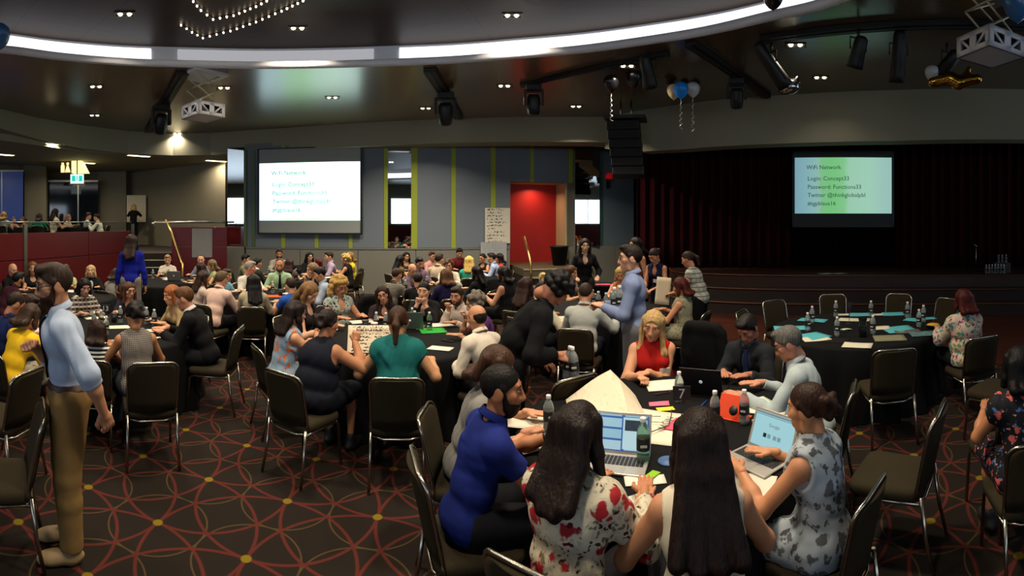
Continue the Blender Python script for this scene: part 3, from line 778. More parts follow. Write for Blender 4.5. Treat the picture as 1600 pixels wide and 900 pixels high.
def m_ceiling(name,rough,slot=False):
    m,nt,b=_nt(name); L=nt.links.new; b.inputs['Roughness'].default_value=rough; b.inputs['Specular IOR Level'].default_value=1.0; b.inputs['IOR'].default_value=1.9
    geo=N(nt,'ShaderNodeNewGeometry'); br=N(nt,'ShaderNodeTexBrick'); br.offset=0
    mp=N(nt,'ShaderNodeMapping'); mp.inputs['Rotation'].default_value=(0,0,RAD(14)); L(geo.outputs['Position'],mp.inputs[0]); L(mp.outputs[0],br.inputs['Vector'])
    br.inputs['Scale'].default_value=1; br.inputs['Mortar Size'].default_value=.006; br.inputs['Brick Width'].default_value=2.4; br.inputs['Row Height'].default_value=1.2
    br.inputs['Color1'].default_value=hexc('#6e5c44'); br.inputs['Color2'].default_value=hexc('#655440'); br.inputs['Mortar'].default_value=hexc('#0a0806')
    out=br.outputs['Color']
    if slot:
        b2=N(nt,'ShaderNodeTexBrick'); b2.offset=.5; L(mp.outputs[0],b2.inputs['Vector']); b2.inputs['Scale'].default_value=1; b2.inputs['Brick Width'].default_value=.26; b2.inputs['Row Height'].default_value=.055
        b2.inputs['Mortar Size'].default_value=.014; b2.inputs['Color1'].default_value=(0,0,0,1); b2.inputs['Color2'].default_value=(0,0,0,1); b2.inputs['Mortar'].default_value=(1,1,1,1)
        sp=N(nt,'ShaderNodeSeparateXYZ'); L(geo.outputs['Position'],sp.inputs[0])
        r=N(nt,'ShaderNodeMapRange'); r.inputs[1].default_value=1.2; r.inputs[2].default_value=1.3; L(sp.outputs[0],r.inputs[0])
        mu=N(nt,'ShaderNodeMix',data_type='RGBA'); mu.blend_type='MULTIPLY'; L(r.outputs[0],mu.inputs[0]); L(out,mu.inputs[6])
        cc=N(nt,'ShaderNodeMapRange'); cc.inputs[3].default_value=.35; cc.inputs[4].default_value=1; L(b2.outputs['Color'],cc.inputs[0]); L(cc.outputs[0],mu.inputs[7]); out=mu.outputs[2]
    L(out,b.inputs['Base Color']); return m
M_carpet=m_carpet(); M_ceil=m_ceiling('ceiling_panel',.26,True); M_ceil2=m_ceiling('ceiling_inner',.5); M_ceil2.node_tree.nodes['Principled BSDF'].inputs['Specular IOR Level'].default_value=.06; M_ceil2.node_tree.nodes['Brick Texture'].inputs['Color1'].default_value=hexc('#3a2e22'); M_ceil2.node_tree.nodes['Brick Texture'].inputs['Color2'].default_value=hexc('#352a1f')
M_bulk=mat('plaster_grey','#8d8a76',.85,var=.04,scale=4); M_wall=mat('wall_fabric_grey','#6f7880',.95,var=.1,scale=120,spec=.1)
M_wall2=mat('wall_plain_grey','#77766c',.9,var=.05,scale=8); M_green=mat('strip_green','#8f9c2c',.6,var=.06); M_red=mat('red_laminate','#5e1217',.35,var=.06,scale=6)
M_redw=mat('red_paint','#a01a14',.6,var=.05,scale=4); M_cream=mat('cream_paint','#b8ae88',.8,var=.04,scale=5); M_mirror=mat('mirror_glass','#e9efee',.015,1,var=0)
M_steel=mat('brushed_steel','#9b9a92',.3,1,var=.05); M_brass=mat('brass_rail','#c9b06a',.28,1,var=.05); M_blk=mat('black_metal','#0a0a0b',.5,var=.1)
M_white=mat('white_paint','#d8d8dc',.7,var=.03); M_glass=mat('clear_glass','#dfe8e6',.05,0,var=0,trans=1,ior=1.1); M_dglass=mat('dark_glass','#10161b',.06,0,var=0,spec=.7)
M_curt=mat('curtain_red','#2b0609',.9,var=.15,scale=3,spec=.1); M_drape=mat('drape_black','#050505',.95,var=.1,scale=3,spec=.05)
M_stage=mat('stage_wood','#2c140c',.5,var=.3,scale=5); M_step=mat('stage_step','#1d0f0a',.7,var=.25,scale=6)

# ---- floor
b=MB(); b.box((-19,-9,-.1),(15,23,0)); struct(b.build('floor',M_carpet))
def m_parquet():
    m,nt,b=_nt('parquet'); L=nt.links.new; b.inputs['Roughness'].default_value=.4
    geo=N(nt,'ShaderNodeNewGeometry'); mp=N(nt,'ShaderNodeMapping'); mp.inputs['Rotation'].default_value=(0,0,RAD(42)); L(geo.outputs['Position'],mp.inputs[0])
    br=N(nt,'ShaderNodeTexBrick'); L(mp.outputs[0],br.inputs['Vector']); br.inputs['Scale'].default_value=1; br.inputs['Brick Width'].default_value=1.1; br.inputs['Row Height'].default_value=.11; br.inputs['Mortar Size'].default_value=.003
    br.inputs['Color1'].default_value=hexc('#4d2415'); br.inputs['Color2'].default_value=hexc('#3a190f'); br.inputs['Mortar'].default_value=hexc('#120805'); L(br.outputs['Color'],b.inputs['Base Color']); return m
df=[xy(1085,11.0),xy(1100,8.1),xy(1250,7.6),xy(1400,7.3),xy(1550,6.9),xy(1750,6.6),xy(1780,11.2),xy(1500,11.3),xy(1300,11.3)]
b=MB(); b.prism(df,.001,.012); struct(b.build('floor_dance',m_parquet()))

# ---- ceilings: outer ceiling with an oval recess, lit cove, inner ceiling
lip_px=[(0,80),(100,92),(200,100),(300,103),(400,105),(500,104),(600,101),(700,97),(800,89.5),(900,81),(1000,68),(1100,52),(1200,29),(1300,4)]
lip=[xy(px,dof(py,CEIL)) for px,py in lip_px]
lip+= [(3.75,3.4),(3.85,1.6),(3.5,-.6),(2.3,-2.6),(.3,-3.9),(-2.2,-4.2),(-4.6,-3.3),(-6.3,-1.5),(-7.1,.7),(-7.15,2.6)]
OV=catmull(lip,True,5); nO=len(OV); cen=np.mean(OV,0)
def oval(off):
    out=[]
    for i in range(nO):
        t=nrm(OV[(i+1)%nO]-OV[i-1]); nn=np.array([t[1],-t[0]]); 
        if nn@(OV[i]-cen)<0: nn=-nn
        out.append(OV[i]+nn*off)
    return out
def ring_poly(inner,z0,z1,half):
    """flat ring between an inner loop and a big square"""
    vs=[];fs=[];n=len(inner)
    for p in inner:
        v=p-cen; k=half/max(abs(v[0]),abs(v[1])); q=cen+v*k
        vs+=[(p[0],p[1],z0),(q[0],q[1],z0)]
    for i in range(n):
        j=(i+1)%n; fs.append((2*i,2*i+1,2*j+1,2*j))
    return vs,fs
b=MB(); v,f=ring_poly(oval(.10),CEIL,CEIL,21); b.add(v,f); 
v,f=ring_poly(oval(.42),CEIL+.02,CEIL,21); b.add(v,f); struct(b.build('ceiling',M_ceil))
b=MB(); ou=oval(.5); n=len(ou)
vs=[(p[0],p[1],CEIL2) for p in ou]; b.add(vs,[tuple(range(n))]); struct(b.build('ceiling_inner',M_ceil2))
def loop_band(name,profile,m,parent=None,i0=0,i1=None):
    """profile: [(offset,z)] swept round the oval"""
    b=MB(); rows=[oval(o) for o,z in profile]; i1=nO if i1 is None else i1; idx=list(range(i0,i1+1))
    vs=[];K=len(profile)
    for i in idx:
        for k in range(K): p=rows[k][i%nO]; vs.append((p[0],p[1],profile[k][1]))
    fs=[]
    for a in range(len(idx)-1):
        for k in range(K-1): fs.append((a*K+k,(a+1)*K+k,(a+1)*K+k+1,a*K+k+1))
    b.add(vs,fs,0,True); return b.build(name,m,parent)
struct(loop_band('trim_1',[(.1,CEIL),(0,CEIL-.004),(0,CEIL+.10),(.05,CEIL+.10),(.05,CEIL+.06),(.4,CEIL+.06),(.45,CEIL+.12),(.5,CEIL2)],M_white))
# glowing bands on the cove wall, standing in for light from hidden LEDs
def led(name,px0,px1,strength,label,col=(.93,.93,1.,1)):
    m,nt,bb=_nt('led_'+name); bb.inputs['Base Color'].default_value=(0,0,0,1); bb.inputs['Emission Color'].default_value=col; bb.inputs['Emission Strength'].default_value=strength
    if isinstance(px0,tuple): i0,i1=px0
    else:
        a=[math.atan2(p[0],p[1]) if p[1]>-20 else 0 for p in OV]
        ii=[i for i in range(nO) if az(px0)<=a[i]<=az(px1) and i<14*5]; i0,i1=min(ii),max(ii)
    o=loop_band('cove_light',[(.40,CEIL+.10),(.43,CEIL+.16),(.465,CEIL2-.07),(.47,CEIL2-.05)],m,None,i0,i1)
    return tag(o,label,'light',None)
led('a',-5,255,1.7,'bright white cove light run at the far end of the oval ceiling recess')
led('b',262,600,.42,'dim white cove light run above the overexposed projection screen')
led('c',612,1320,1.8,'long bright white cove light run curving towards the stage')
led('d',(14*5+3,nO-4),None,1.6,'white cove light run over the near end of the oval recess')

# ---- bulkhead beams
bk=[(-120,10.6,4.3),(0,11.6,4.24),(60,12.6,4.14),(130,13.6,4.05),(200,14.45,4.03),(270,14.8,4.03),(330,14.76,4.03),(440,14.0,4.05),(550,13.3,4.06),(650,12.9,4.07),(750,12.6,4.07),(860,12.5,4.06),(960,12.5,4.05)]
strip_wall('trim_2',[xy(p,d) for p,d,z in bk],[z for p,d,z in bk],CEIL,.7,M_bulk)
bk=[(945,12.6,3.9),(1000,11.75,3.70),(1060,11.2,3.67),(1130,10.7,3.67),(1250,10.26,3.67),(1400,9.95,3.66),(1600,9.9,3.68),(1750,10.1,3.68)]
strip_wall('trim_3',[xy(p,d) for p,d,z in bk],[z for p,d,z in bk],CEIL,.5,M_bulk)

# ---- screen wall
BW=Plane(620,13.6); S=BW.s; LEDGE=1.27
w=MB()
BW.box(w,S(383),S(797),0,4.3,-.3,-.02); BW.box(w,S(886),S(1003),0,4.3,-.3,-.02); BW.box(w,S(797),S(886),3.16,4.3,-.3,-.02)
wall_b=struct(w.build('wall_back',M_wall2))
def wpart(name,a,b_,z0,z1,e0,e1,m,bev=0):
    q=MB(); BW.box(q,a,b_,z0,z1,e0,e1,0,bev); return q.build(name,m,wall_b)
strips=[(440,446),(492,498),(545,551),(600,606),(642.5,652),(705,712),(766.5,774),(828,833.5),(888,894)]
edges=[400]+[x for s_ in strips for x in s_]+[]
prevx=386
for (a,c) in strips:
    zlo=LEDGE if not(797<a<886) else 3.16
    if prevx<600 or prevx>608:
        if not (prevx>=606 and a<=643):
            x0,x1=S(prevx),S(a)
            if a==828: 
                wpart('panel',x0,S(797),LEDGE,4.2,-.02,.03,M_wall,.008); wpart('panel',S(797),x1,3.16,4.2,-.02,.03,M_wall,.008)
            elif a==888: wpart('panel',x0,x1,3.16,4.2,-.02,.03,M_wall,.008)
            else: wpart('panel',x0,x1,LEDGE,4.2,-.02,.03,M_wall,.008)
    if a==888: wpart('green_strip',S(a),S(c),3.16,4.2,-.02,.045,M_green)
    else: wpart('green_strip',S(a),S(c),zlo,4.2,-.02,.045,M_green)
    prevx=c
for a,c in ((386,470),(470,560),(560,650),(650,720),(720,796),(888,960),(960,1003)): wpart('wainscot_panel',S(a),S(c)-.012,0,LEDGE,-.02,.10,M_wall2,.006)
wpart('panel',S(942),S(1003),LEDGE,4.2,-.02,.05,mat('wall_fabric_blue','#66757d',.95,var=.1,scale=120,spec=.1),.008)
wpart('mirror_frame',S(936),S(941.5),LEDGE,4.2,-.02,.06,mat('frame_teal','#3c5852',.4))
wpart('ledge',S(386),S(796),LEDGE-.03,LEDGE,-.02,.12,M_wall2)
def mirror(px0,px1,label):
    q=MB(); BW.box(q,S(px0),S(px1),LEDGE+.01,4.2,-.01,.02); tag(q.build('wall_mirror',M_mirror),label,'mirror')
mirror(606,642.5,'tall narrow wall mirror between green strips right of the big projection screen')
q=MB(); q.box((-.37,-.015,LEDGE+.01),(.37,.015,4.2)); o=q.build('wall_mirror',M_mirror); p_=BW.p((S(895)+S(936))/2,0,.10); o.location=p_; o.rotation_euler=(0,0,BW.rotz-.21); tag(o,'tall narrow wall mirror right of the red alcove behind the standing woman','mirror')
mirror(356,382,'tall narrow mirror panel left of the big screen above the ledge')
# green post at the left end of the screen wall
q=MB(); BW.box(q,S(382.5),S(386.5),LEDGE,4.1,-.02,.1); BW.box(q,S(394),S(399),LEDGE,4.1,.03,.05); struct(q.build('trim_4',mat('post_green','#4d6340',.5)))
q=MB(); BW.box(q,S(354),S(383),0,LEDGE,-.3,.10); struct(q.build('wall_left',M_wall2))
# ---- red alcove with landing, steps and rails
AL=MB(); zf=.76
BW.box(AL,S(790),S(905),zf,3.4,-1.1,-.9); struct(AL.build('wall_alcove',M_redw))
q=MB(); BW.box(q,S(884),S(897),zf,3.4,-.95,-.02); BW.box(q,S(785),S(797),zf,3.4,-.95,-.3); BW.box(q,S(785),S(900),3.16,3.3,-.95,-.3); struct(q.build('trim_5',M_cream))
lm=mat('landing_nosing','#9a9075',.5); lf=mat('landing_floor','#4b4330',.7,var=.2,scale=40); 
for i in range(4):
    z=zf-i*.19; e=1.3+.27*i
    q=MB(); BW.box(q,S(800),S(889),z-.19,z-.02,-.9,e); o=q.build('step',M_blk if i else lf); struct(o); o.name='floor_alcove' if i==0 else f'floor_step_{i}'
    t=MB(); BW.box(t,S(800),S(889),z-.02,z,-.9 if i==0 else e-.3,e); t.build('tread',lf,o)
    t=MB(); BW.box(t,S(800),S(889),z-.025,z+.003,e-.03,e+.012); t.build('nosing',lm,o)
def rail(name,pts,r,m,label,cat='handrail'):
    q=MB(); q.tube(pts,r,8); return tag(q.build(name,m),label,cat)
rail('handrail',[BW.p(S(803)-.02,.1,1.9),BW.p(S(803)-.02,1.0,1.85),BW.p(S(802)-.02,1.62,1.3)],.03,M_brass,'brass handrail on the side of the red alcove nearest the flip sheet')
rail('handrail',[BW.p(S(890),.6,1.75),BW.p(S(889),.95,1.7),BW.p(S(886),1.6,.75),BW.p(S(886),.76,.7)],.03,M_brass,'sloping brass handrail between the red alcove and the mirror')
lamp('alcove_lamp',BW.p((S(797)+S(886))/2,3.12,-.5),14,.15,(1,.5,.3),150)
# bin in the alcove
bn=empty('waste_bin',BW.p(S(868),zf,.35),0,'black plastic waste bin standing on the landing before the red wall','bin')
q=MB(); q.lathe([(.19,0),(.26,.52),(.275,.52),(.275,.55),(.25,.55),(.18,.03)],20); q.build('bucket',mat('bin_black','#0b0d0d',.55),bn)
q=MB(); q.tube([(.275*math.cos(a),.275*math.sin(a),.54) for a in np.linspace(0,2*math.pi,20,endpoint=False)],.018,6,closed=True); q.build('rim',mat('bin_rim','#12181a',.5),bn)

# ---- flip sheets
def m_sheet(name,base='#c9c4b4',ink='#2b2a2c',rows=14,cover=.55,ax=2,wid=.3):
    if name in MATS: return MATS[name]
    m,nt,b=_nt(name); L=nt.links.new; b.inputs['Roughness'].default_value=.8; b.inputs['Specular IOR Level'].default_value=.15
    tc=N(nt,'ShaderNodeTexCoord'); sp=N(nt,'ShaderNodeSeparateXYZ'); L(tc.outputs['Generated'],sp.inputs[0])
    def M(op,a,b_): 
        n=N(nt,'ShaderNodeMath',operation=op)
        for i,v in enumerate((a,b_)):
            if isinstance(v,(int,float)): n.inputs[i].default_value=v
            else: L(v,n.inputs[i])
        return n.outputs[0]
    row=M('MULTIPLY',sp.outputs[ax],float(rows)); fr=M('FRACT',row,0); band=M('LESS_THAN',M('ABSOLUTE',M('SUBTRACT',fr,.5),0),wid)
    cm=N(nt,'ShaderNodeMapping'); cm.inputs['Scale'].default_value=(26,2,rows*2.2) if ax==2 else (26,rows*2.2,2); L(tc.outputs['Generated'],cm.inputs[0])
    nz=N(nt,'ShaderNodeTexNoise'); nz.inputs['Scale'].default_value=1.; nz.inputs['Detail'].default_value=1; L(cm.outputs[0],nz.inputs['Vector'])
    n2=N(nt,'ShaderNodeTexWhiteNoise',noise_dimensions='1D'); L(M('FLOOR',row,0),n2.inputs['W'])
    ln=M('LESS_THAN',sp.outputs[0],M('ADD',M('MULTIPLY',n2.outputs['Value'],.5),.4)); st=M('GREATER_THAN',sp.outputs[0],.08)
    ink_=M('MULTIPLY',M('MULTIPLY',band,M('GREATER_THAN',nz.outputs['Fac'],cover)),M('MULTIPLY',ln,st))
    mx=N(nt,'ShaderNodeMix',data_type='RGBA'); mx.inputs[6].default_value=hexc(base); mx.inputs[7].default_value=hexc(ink); L(ink_,mx.inputs[0]); L(mx.outputs[2],b.inputs['Base Color']); MATS[name]=m; return m
def wall_sheet(pl,px0,px1,py0,py1,e,m,label):
    a,c=pl.s(px0),pl.s(px1); z1,z0=pl.z((px0+px1)/2,py0),pl.z((px0+px1)/2,py1); nu,nv=6,8
    q=MB(); q.sheet(lambda u,v:(u*(c-a),-.004-.012*math.sin(v*5+u*3)*(.3+v*.3)-.01*(1-v),z0+v*(z1-z0)),nu,nv,smooth=True)
    vs=list(q.v); nb_=len(vs); q.v+= [(x,y+.004,z) for x,y,z in vs]; 
    for f in list(q.f): q.f.append(tuple(i+nb_ for i in f[::-1])); q.m.append(0); q.sm.append(True)
    o=q.build('flip_sheet',m); o.location=pl.p(a,0,e); o.rotation_euler=(0,0,pl.rotz); return tag(o,label,'paper sheet')
wall_sheet(BW,757,796,325,380,.07,m_sheet('sheet_written',rows=11),'large flip sheet covered in handwriting taped beside the red alcove')
wall_sheet(BW,750,790,378,412,.13,m_sheet('sheet_faint','#9fa3a3','#8b8f8f',9),'blank grey flip sheet taped low on the wall under the written one')

# ---- projection screens with slides
def text_mesh(body,size,bold=0):
    cu=bpy.data.curves.new('t','FONT'); cu.body=body; cu.size=size; cu.offset=bold*size; cu.resolution_u=2; cu.extrude=0; ob=bpy.data.objects.new('t',cu); COL.objects.link(ob)
    dg=bpy.context.evaluated_depsgraph_get(); me=bpy.data.meshes.new_from_object(ob.evaluated_get(dg)); bpy.data.objects.remove(ob); bpy.data.curves.remove(cu); return me
def text(body,size,m,parent,loc,rot,name='lettering',bold=0):
    me=text_mesh(body,size,bold); o=link(name,me,m,parent); o.location=loc; o.rotation_euler=rot; return o
def m_slide(name,strength,wash):
    m,nt,b=_nt(name); L=nt.links.new; tc=N(nt,'ShaderNodeTexCoord'); b.inputs['Base Color'].default_value=(.3,.3,.3,1); b.inputs['Roughness'].default_value=.9; b.inputs['Specular IOR Level'].default_value=0
    sp=N(nt,'ShaderNodeSeparateXYZ'); L(tc.outputs['Generated'],sp.inputs[0]); nz=N(nt,'ShaderNodeTexNoise'); nz.inputs['Scale'].default_value=5; nz.inputs['Detail'].default_value=4; L(tc.outputs['Generated'],nz.inputs['Vector'])
    ad=N(nt,'ShaderNodeMath',operation='MULTIPLY_ADD'); ad.inputs[1].default_value=.09; L(nz.outputs['Fac'],ad.inputs[0]); L(sp.outputs[0],ad.inputs[2])
    cr=N(nt,'ShaderNodeValToRGB'); e=cr.color_ramp.elements; e[0].position=.0; e[0].color=hexc('#8ab9cf'); e[1].position=1; e[1].color=hexc('#b4e6da')
    for p,c in ((.2,'#98d3d6'),(.30,'#a3dccb'),(.32,'#8ee09c'),(.42,'#84e68e'),(.55,'#92ea9f'),(.60,'#b3f2cd'),(.8,'#b9f4d8')):
        x=e.new(p); x.color=hexc(c)
    L(ad.outputs[0],cr.inputs[0]); mx=N(nt,'ShaderNodeMix',data_type='RGBA'); mx.inputs[0].default_value=wash; mx.inputs[7].default_value=(.93,1,.97,1); L(cr.outputs[0],mx.inputs[6])
    L(mx.outputs[2],b.inputs['Emission Color']); b.inputs['Emission Strength'].default_value=strength; return m
LINES=[('WiFi Network',.0,1.0),('Login: Concept33',.012,1.0),('Password: Functions33',.012,1.0),('Twitter @thinkglobalpbl',.012,1.0),('#tgpblaus16',.012,1.0)]
def proj_screen(label,loc,rotz,W,H,im_z0,im_z1,slide,ink,fabric,frame_m,bold=0):
    o=empty('projection_screen',loc,rotz,label,'projector screen')
    q=MB()
    for a in ((-.05,-.05,0,H+.03),(W,-.05,W+.05,H+.03),(-.05,-.05,W+.05,0),(-.05,H,W+.05,H+.03)): q.box((a[0],-.03,a[1]),(a[2],.03,a[3]))
    q.build('border',frame_m,o)
    q=MB(); q.box((0,-.005,0),(W,.02,H)); q.build('fabric',fabric,o)
    q=MB(); q.box((0.015,-.012,im_z0),(W-.015,-.006,im_z1)); im=q.build('slide',slide,o)
    h=im_z1-im_z0; zs=(.79,.59,.44,.295,.145)
    for (t,dx,k),zr in zip(LINES,zs): text(t,.088*h*1.18,ink,im,(W*(.125+dx),-.016,im_z0+zr*h),(math.pi/2,0,0),bold=bold)
    return o
a0,a1=S(407),S(564)
SLIDE1=m_slide('slide_bright',3.0,.35); SLIDE2=m_slide('slide_stage',.62,.0)
ink1=mat('slide_ink_pale','#6fb4b4',.9,var=0,emit=.8); ink2=mat('slide_ink_dark','#1d3433',.9,var=0,emit=.25)
proj_screen('large wall projection screen with overexposed white WiFi slide over the ledge',BW.p(a0,1.70,.14),BW.rotz,a1-a0,2.38,.35,1.98,SLIDE1,ink1,mat('screen_fabric_grey','#8f9492',.9,var=.03),M_blk,.022)

# ---- stage
edge=[(1046,12.9),(1050,12.0),(1075,11.55),(1150,11.15),(1230,10.98),(1330,10.95),(1450,10.98),(1560,11.05),(1780,11.4)]
back=[(1780,16.),(1500,15),(1250,15),(1046,14.8)]
def plat(name,dd,z0,z1,m,lipm):
    e=catmull([np.array(xy(p,d-dd)) for p,d in edge],False,4); poly=[tuple(p) for p in e][::-1]+[xy(p,d) for p,d in back][::-1]
    poly=[tuple(p) for p in e]+[xy(p,d) for p,d in back]
    ar=sum(poly[i][0]*poly[(i+1)%len(poly)][1]-poly[(i+1)%len(poly)][0]*poly[i][1] for i in range(len(poly)))
    if ar<0: poly=poly[::-1]
    q=MB(); q.prism(poly,z0,z1); o=struct(q.build(name,m))
    t=MB(); t.tube([(p[0],p[1],z1-.012) for p in e],.022,6); t.build('nosing',lipm,o); return o
nos=mat('stage_nosing','#4a2415',.45,var=.2)
plat('floor_stage',0,0,.8,M_stage,nos); plat('floor_stage_step_1',.33,0,.53,M_step,nos); plat('floor_stage_step_2',.66,0,.27,M_step,nos)
def curtain(label,p0,p1,d0,d1,z0,z1,m,amp=.09,name='stage_curtain'):
    n=int(abs(p1-p0)*1.1); pts=[]
    for i in range(n+1):
        u=i/n; px=p0+(p1-p0)*u; d=d0+(d1-d0)*u+amp*math.sin(u*abs(p1-p0)*.42)+amp*.35*math.sin(u*abs(p1-p0)*.17+1); pts.append(xy(px,d))
    q=MB(); K=4
    vs=[(x,y,z0+(z1-z0)*k/K) for x,y in pts for k in range(K+1)]; W=K+1
    q.add(vs,[(i*W+k,(i+1)*W+k,(i+1)*W+k+1,i*W+k+1) for i in range(n) for k in range(K)],0,True)
    o=q.build(name,m); md=o.modifiers.new('s','SOLIDIFY'); md.thickness=.015; return tag(o,label,'curtain')
curtain('dark red stage curtain hanging left of the stage screen',996,1236,12.9,12.75,.8,4.1,M_curt)
curtain('dark red stage curtain hanging right of the stage screen',1400,1760,12.75,13.1,.8,4.1,M_curt)
curtain('black backdrop drape behind the stage screen',1215,1425,13.4,13.4,.8,4.1,M_drape,.05,'backdrop_drape')
strip_wall('wall_stage',[xy(990,14.6),xy(1200,14.6),xy(1500,14.8),xy(1790,15.5)],0,5,.2,M_drape)
SP=Plane(1318,12.3); sa,sb=SP.s(1241),SP.s(1394)
proj_screen('smaller projection screen over the stage showing the green WiFi slide',SP.p(sa,SP.z(1318,352),0),SP.rotz,sb-sa,SP.z(1318,237)-SP.z(1318,352),SP.z(1318,333.5)-SP.z(1318,352),SP.z(1318,246)-SP.z(1318,352),SLIDE2,ink2,mat('screen_fabric_dark','#3b3f40',.9,var=.03),M_blk)
for k,w_ in ((.2,'left'),(.8,'right')):
    q=MB(); p=SP.p(sa+(sb-sa)*k,3.9,0); q.tube([(p[0],p[1],SP.z(1318,237)),(p[0],p[1],CEIL-.01)],.012,6)
    tag(q.build('screen_cable',M_blk),f'thin black cable holding up the {w_} side of the stage screen','cable')

# ---- upper level at the left
b0=V3(*at(-110,8.9)); b1=V3(*at(0,10.2)); b2=V3(*at(205,13.5)); UF=1.1
bdir=nrm(b2-b1); bnor=nrm(V3(-bdir[1],bdir[0],0)); 
if bnor@b1<0: bnor=-bnor
poly=[tuple((b1-bdir*6)[:2]),tuple(b2[:2]),xy(222,13.98),xy(268,13.98),xy(356,14.6),xy(360,21),xy(150,24),xy(-60,24),tuple((b1-bdir*6+bnor*10)[:2])]
ar=sum(poly[i][0]*poly[(i+1)%len(poly)][1]-poly[(i+1)%len(poly)][0]*poly[i][1] for i in range(len(poly)))
q=MB(); q.prism(poly if ar>0 else poly[::-1],0,UF); struct(q.build('floor_upper',mat('upper_carpet','#2a211c',.95,var=.2,scale=60)))
for i in range(5):
    z=UF-.183*(i+1); d=13.98-.26*(i+1)
    q=MB(); pl=[xy(222,13.98),xy(222,d),xy(268,d),xy(268,13.98)]
    ar=sum(pl[k][0]*pl[(k+1)%4][1]-pl[(k+1)%4][0]*pl[k][1] for k in range(4)); q.prism(pl if ar>0 else pl[::-1],0,z); o=struct(q.build(f'floor_stair_{i+1}',M_blk))
    q=MB(); a=V3(*at(222,d,z+.004)); c=V3(*at(268,d,z+.004)); q.tube([a,c],.02,6); q.build('nosing',lm,o)
# balustrade: red panels below, glass above, steel posts
BL=empty('balustrade',tuple(b1),0,'dark red panelled balustrade with low glass screen along the upper level','balustrade')
def blp(s,z,e=0): return b1+bdir*s-bnor*e+V3(0,0,z)-b1
Ltot=np.linalg.norm(b2-b1); Rb=np.stack([bdir,bnor,V3(0,0,1)],1)
segs=[-4.2,-2.1,.40*Ltot*.36,.6*Ltot,Ltot]
for i in range(len(segs)-1):
    for z0,z1 in ((0,1.165),(1.18,1.76)):
        q=MB(); q.box((segs[i]+.008,-.05,z0),(segs[i+1]-.008,.05,z1),Rb,(0,0,0),0,.006); q.build('red_panel',M_red,BL)
    q=MB(); q.box((segs[i]+.03,-.008,1.77),(segs[i+1]-.03,.008,2.0),Rb); q.build('glass_pane',M_glass,BL)
q=MB(); q.box((segs[0],-.045,.0),(segs[-1],.045,1.755),Rb,tuple(bnor*.03)); q.build('core',M_blk,BL)
for s_ in (segs[2],segs[4]):
    q=MB(); q.box((s_-.05,-.07,0),(s_+.05,-.03,1.95),Rb); q.build('post',M_steel,BL)
q=MB(); q.tube([blp(segs[0],2.0),blp(segs[-1],2.0)],.012,6); q.build('top_rail',M_steel,BL)
# right red half-wall beside the stairs with a flip sheet
RW=Plane(312,13.75)
rw=empty('half_wall',RW.p(0,0,0),RW.rotz,'dark red half wall right of the stairs with a blank sheet taped on','half wall')
for x0,x1 in ((RW.s(268),RW.s(312)),(RW.s(312),RW.s(355))):
    for z0,z1 in ((0,.62),(.63,1.3),(1.31,1.86)):
        q=MB(); q.box((x0+.006,0,z0),(x1-.006,.1,z1),None,(0,0,0),0,.006); q.build('red_panel',M_red,rw)
wall_sheet(RW,300,331.5,357,402,.01,m_sheet('sheet_blank','#8f8f8c','#878784',9),'blank grey flip sheet taped on the red half wall')
rail('handrail',[at(241,13.9,1.93),at(238,14.3,1.97),at(243,14.4,2.0),at(300,14.0,2.0),at(353,14.1,2.0)],.03,M_steel,'steel handrail along the top of the red half wall')
rail('handrail',[at(259,14.0,2.05),at(268,13.6,1.7),at(283,12.9,.95),at(285,12.8,.9),at(285,12.8,0)],.035,M_brass,'bright sloping brass handrail beside the upper level stairs')
# far walls of the upper level
strip_wall('wall_upper_right',[xy(152,19.6),xy(197,19.3),xy(200,20.0),xy(352,16.2)],UF,4.3,.2,mat('upper_wall','#7d7763',.9,var=.05,scale=4))
strip_wall('wall_upper_left',[xy(-150,15.5),xy(37,17.6),xy(38,17.3),xy(72,17.6),xy(76,19.6),xy(155,19.6)],[UF]*6,4.3,.2,mat('upper_wall_dim','#6b6757',.9,var=.05,scale=4))
wb=Plane(18,16.9)
q=MB(); wb.box(q,wb.s(-90),wb.s(36),2.0,3.75,0,.04); struct(q.build('window_1',mat('window_dusk','#2c3f78',.3,var=.3,scale=3,emit=.22)))
q=MB(); wb.box(q,wb.s(2),wb.s(3.5),2.0,3.75,.04,.08); wb.box(q,wb.s(-90),wb.s(37),3.75,3.8,0,.1); struct(q.build('window_frame_1',M_steel))
wc=Plane(114,19.0)
q=MB(); wc.box(q,wc.s(76),wc.s(153),UF,3.6,0,.05); struct(q.build('window_2',M_dglass))
q=MB(); wc.box(q,wc.s(121),wc.s(123),UF,3.6,.05,.1); wc.box(q,wc.s(75),wc.s(153),3.56,3.63,.04,.1); struct(q.build('window_frame_2',M_steel))
wall_sheet(Plane(213,18.9),198,228,305,347,.02,m_sheet('sheet_upper','#c4bca4','#b5ad98',9),'cream flip sheet on the upper level wall behind the standing woman')
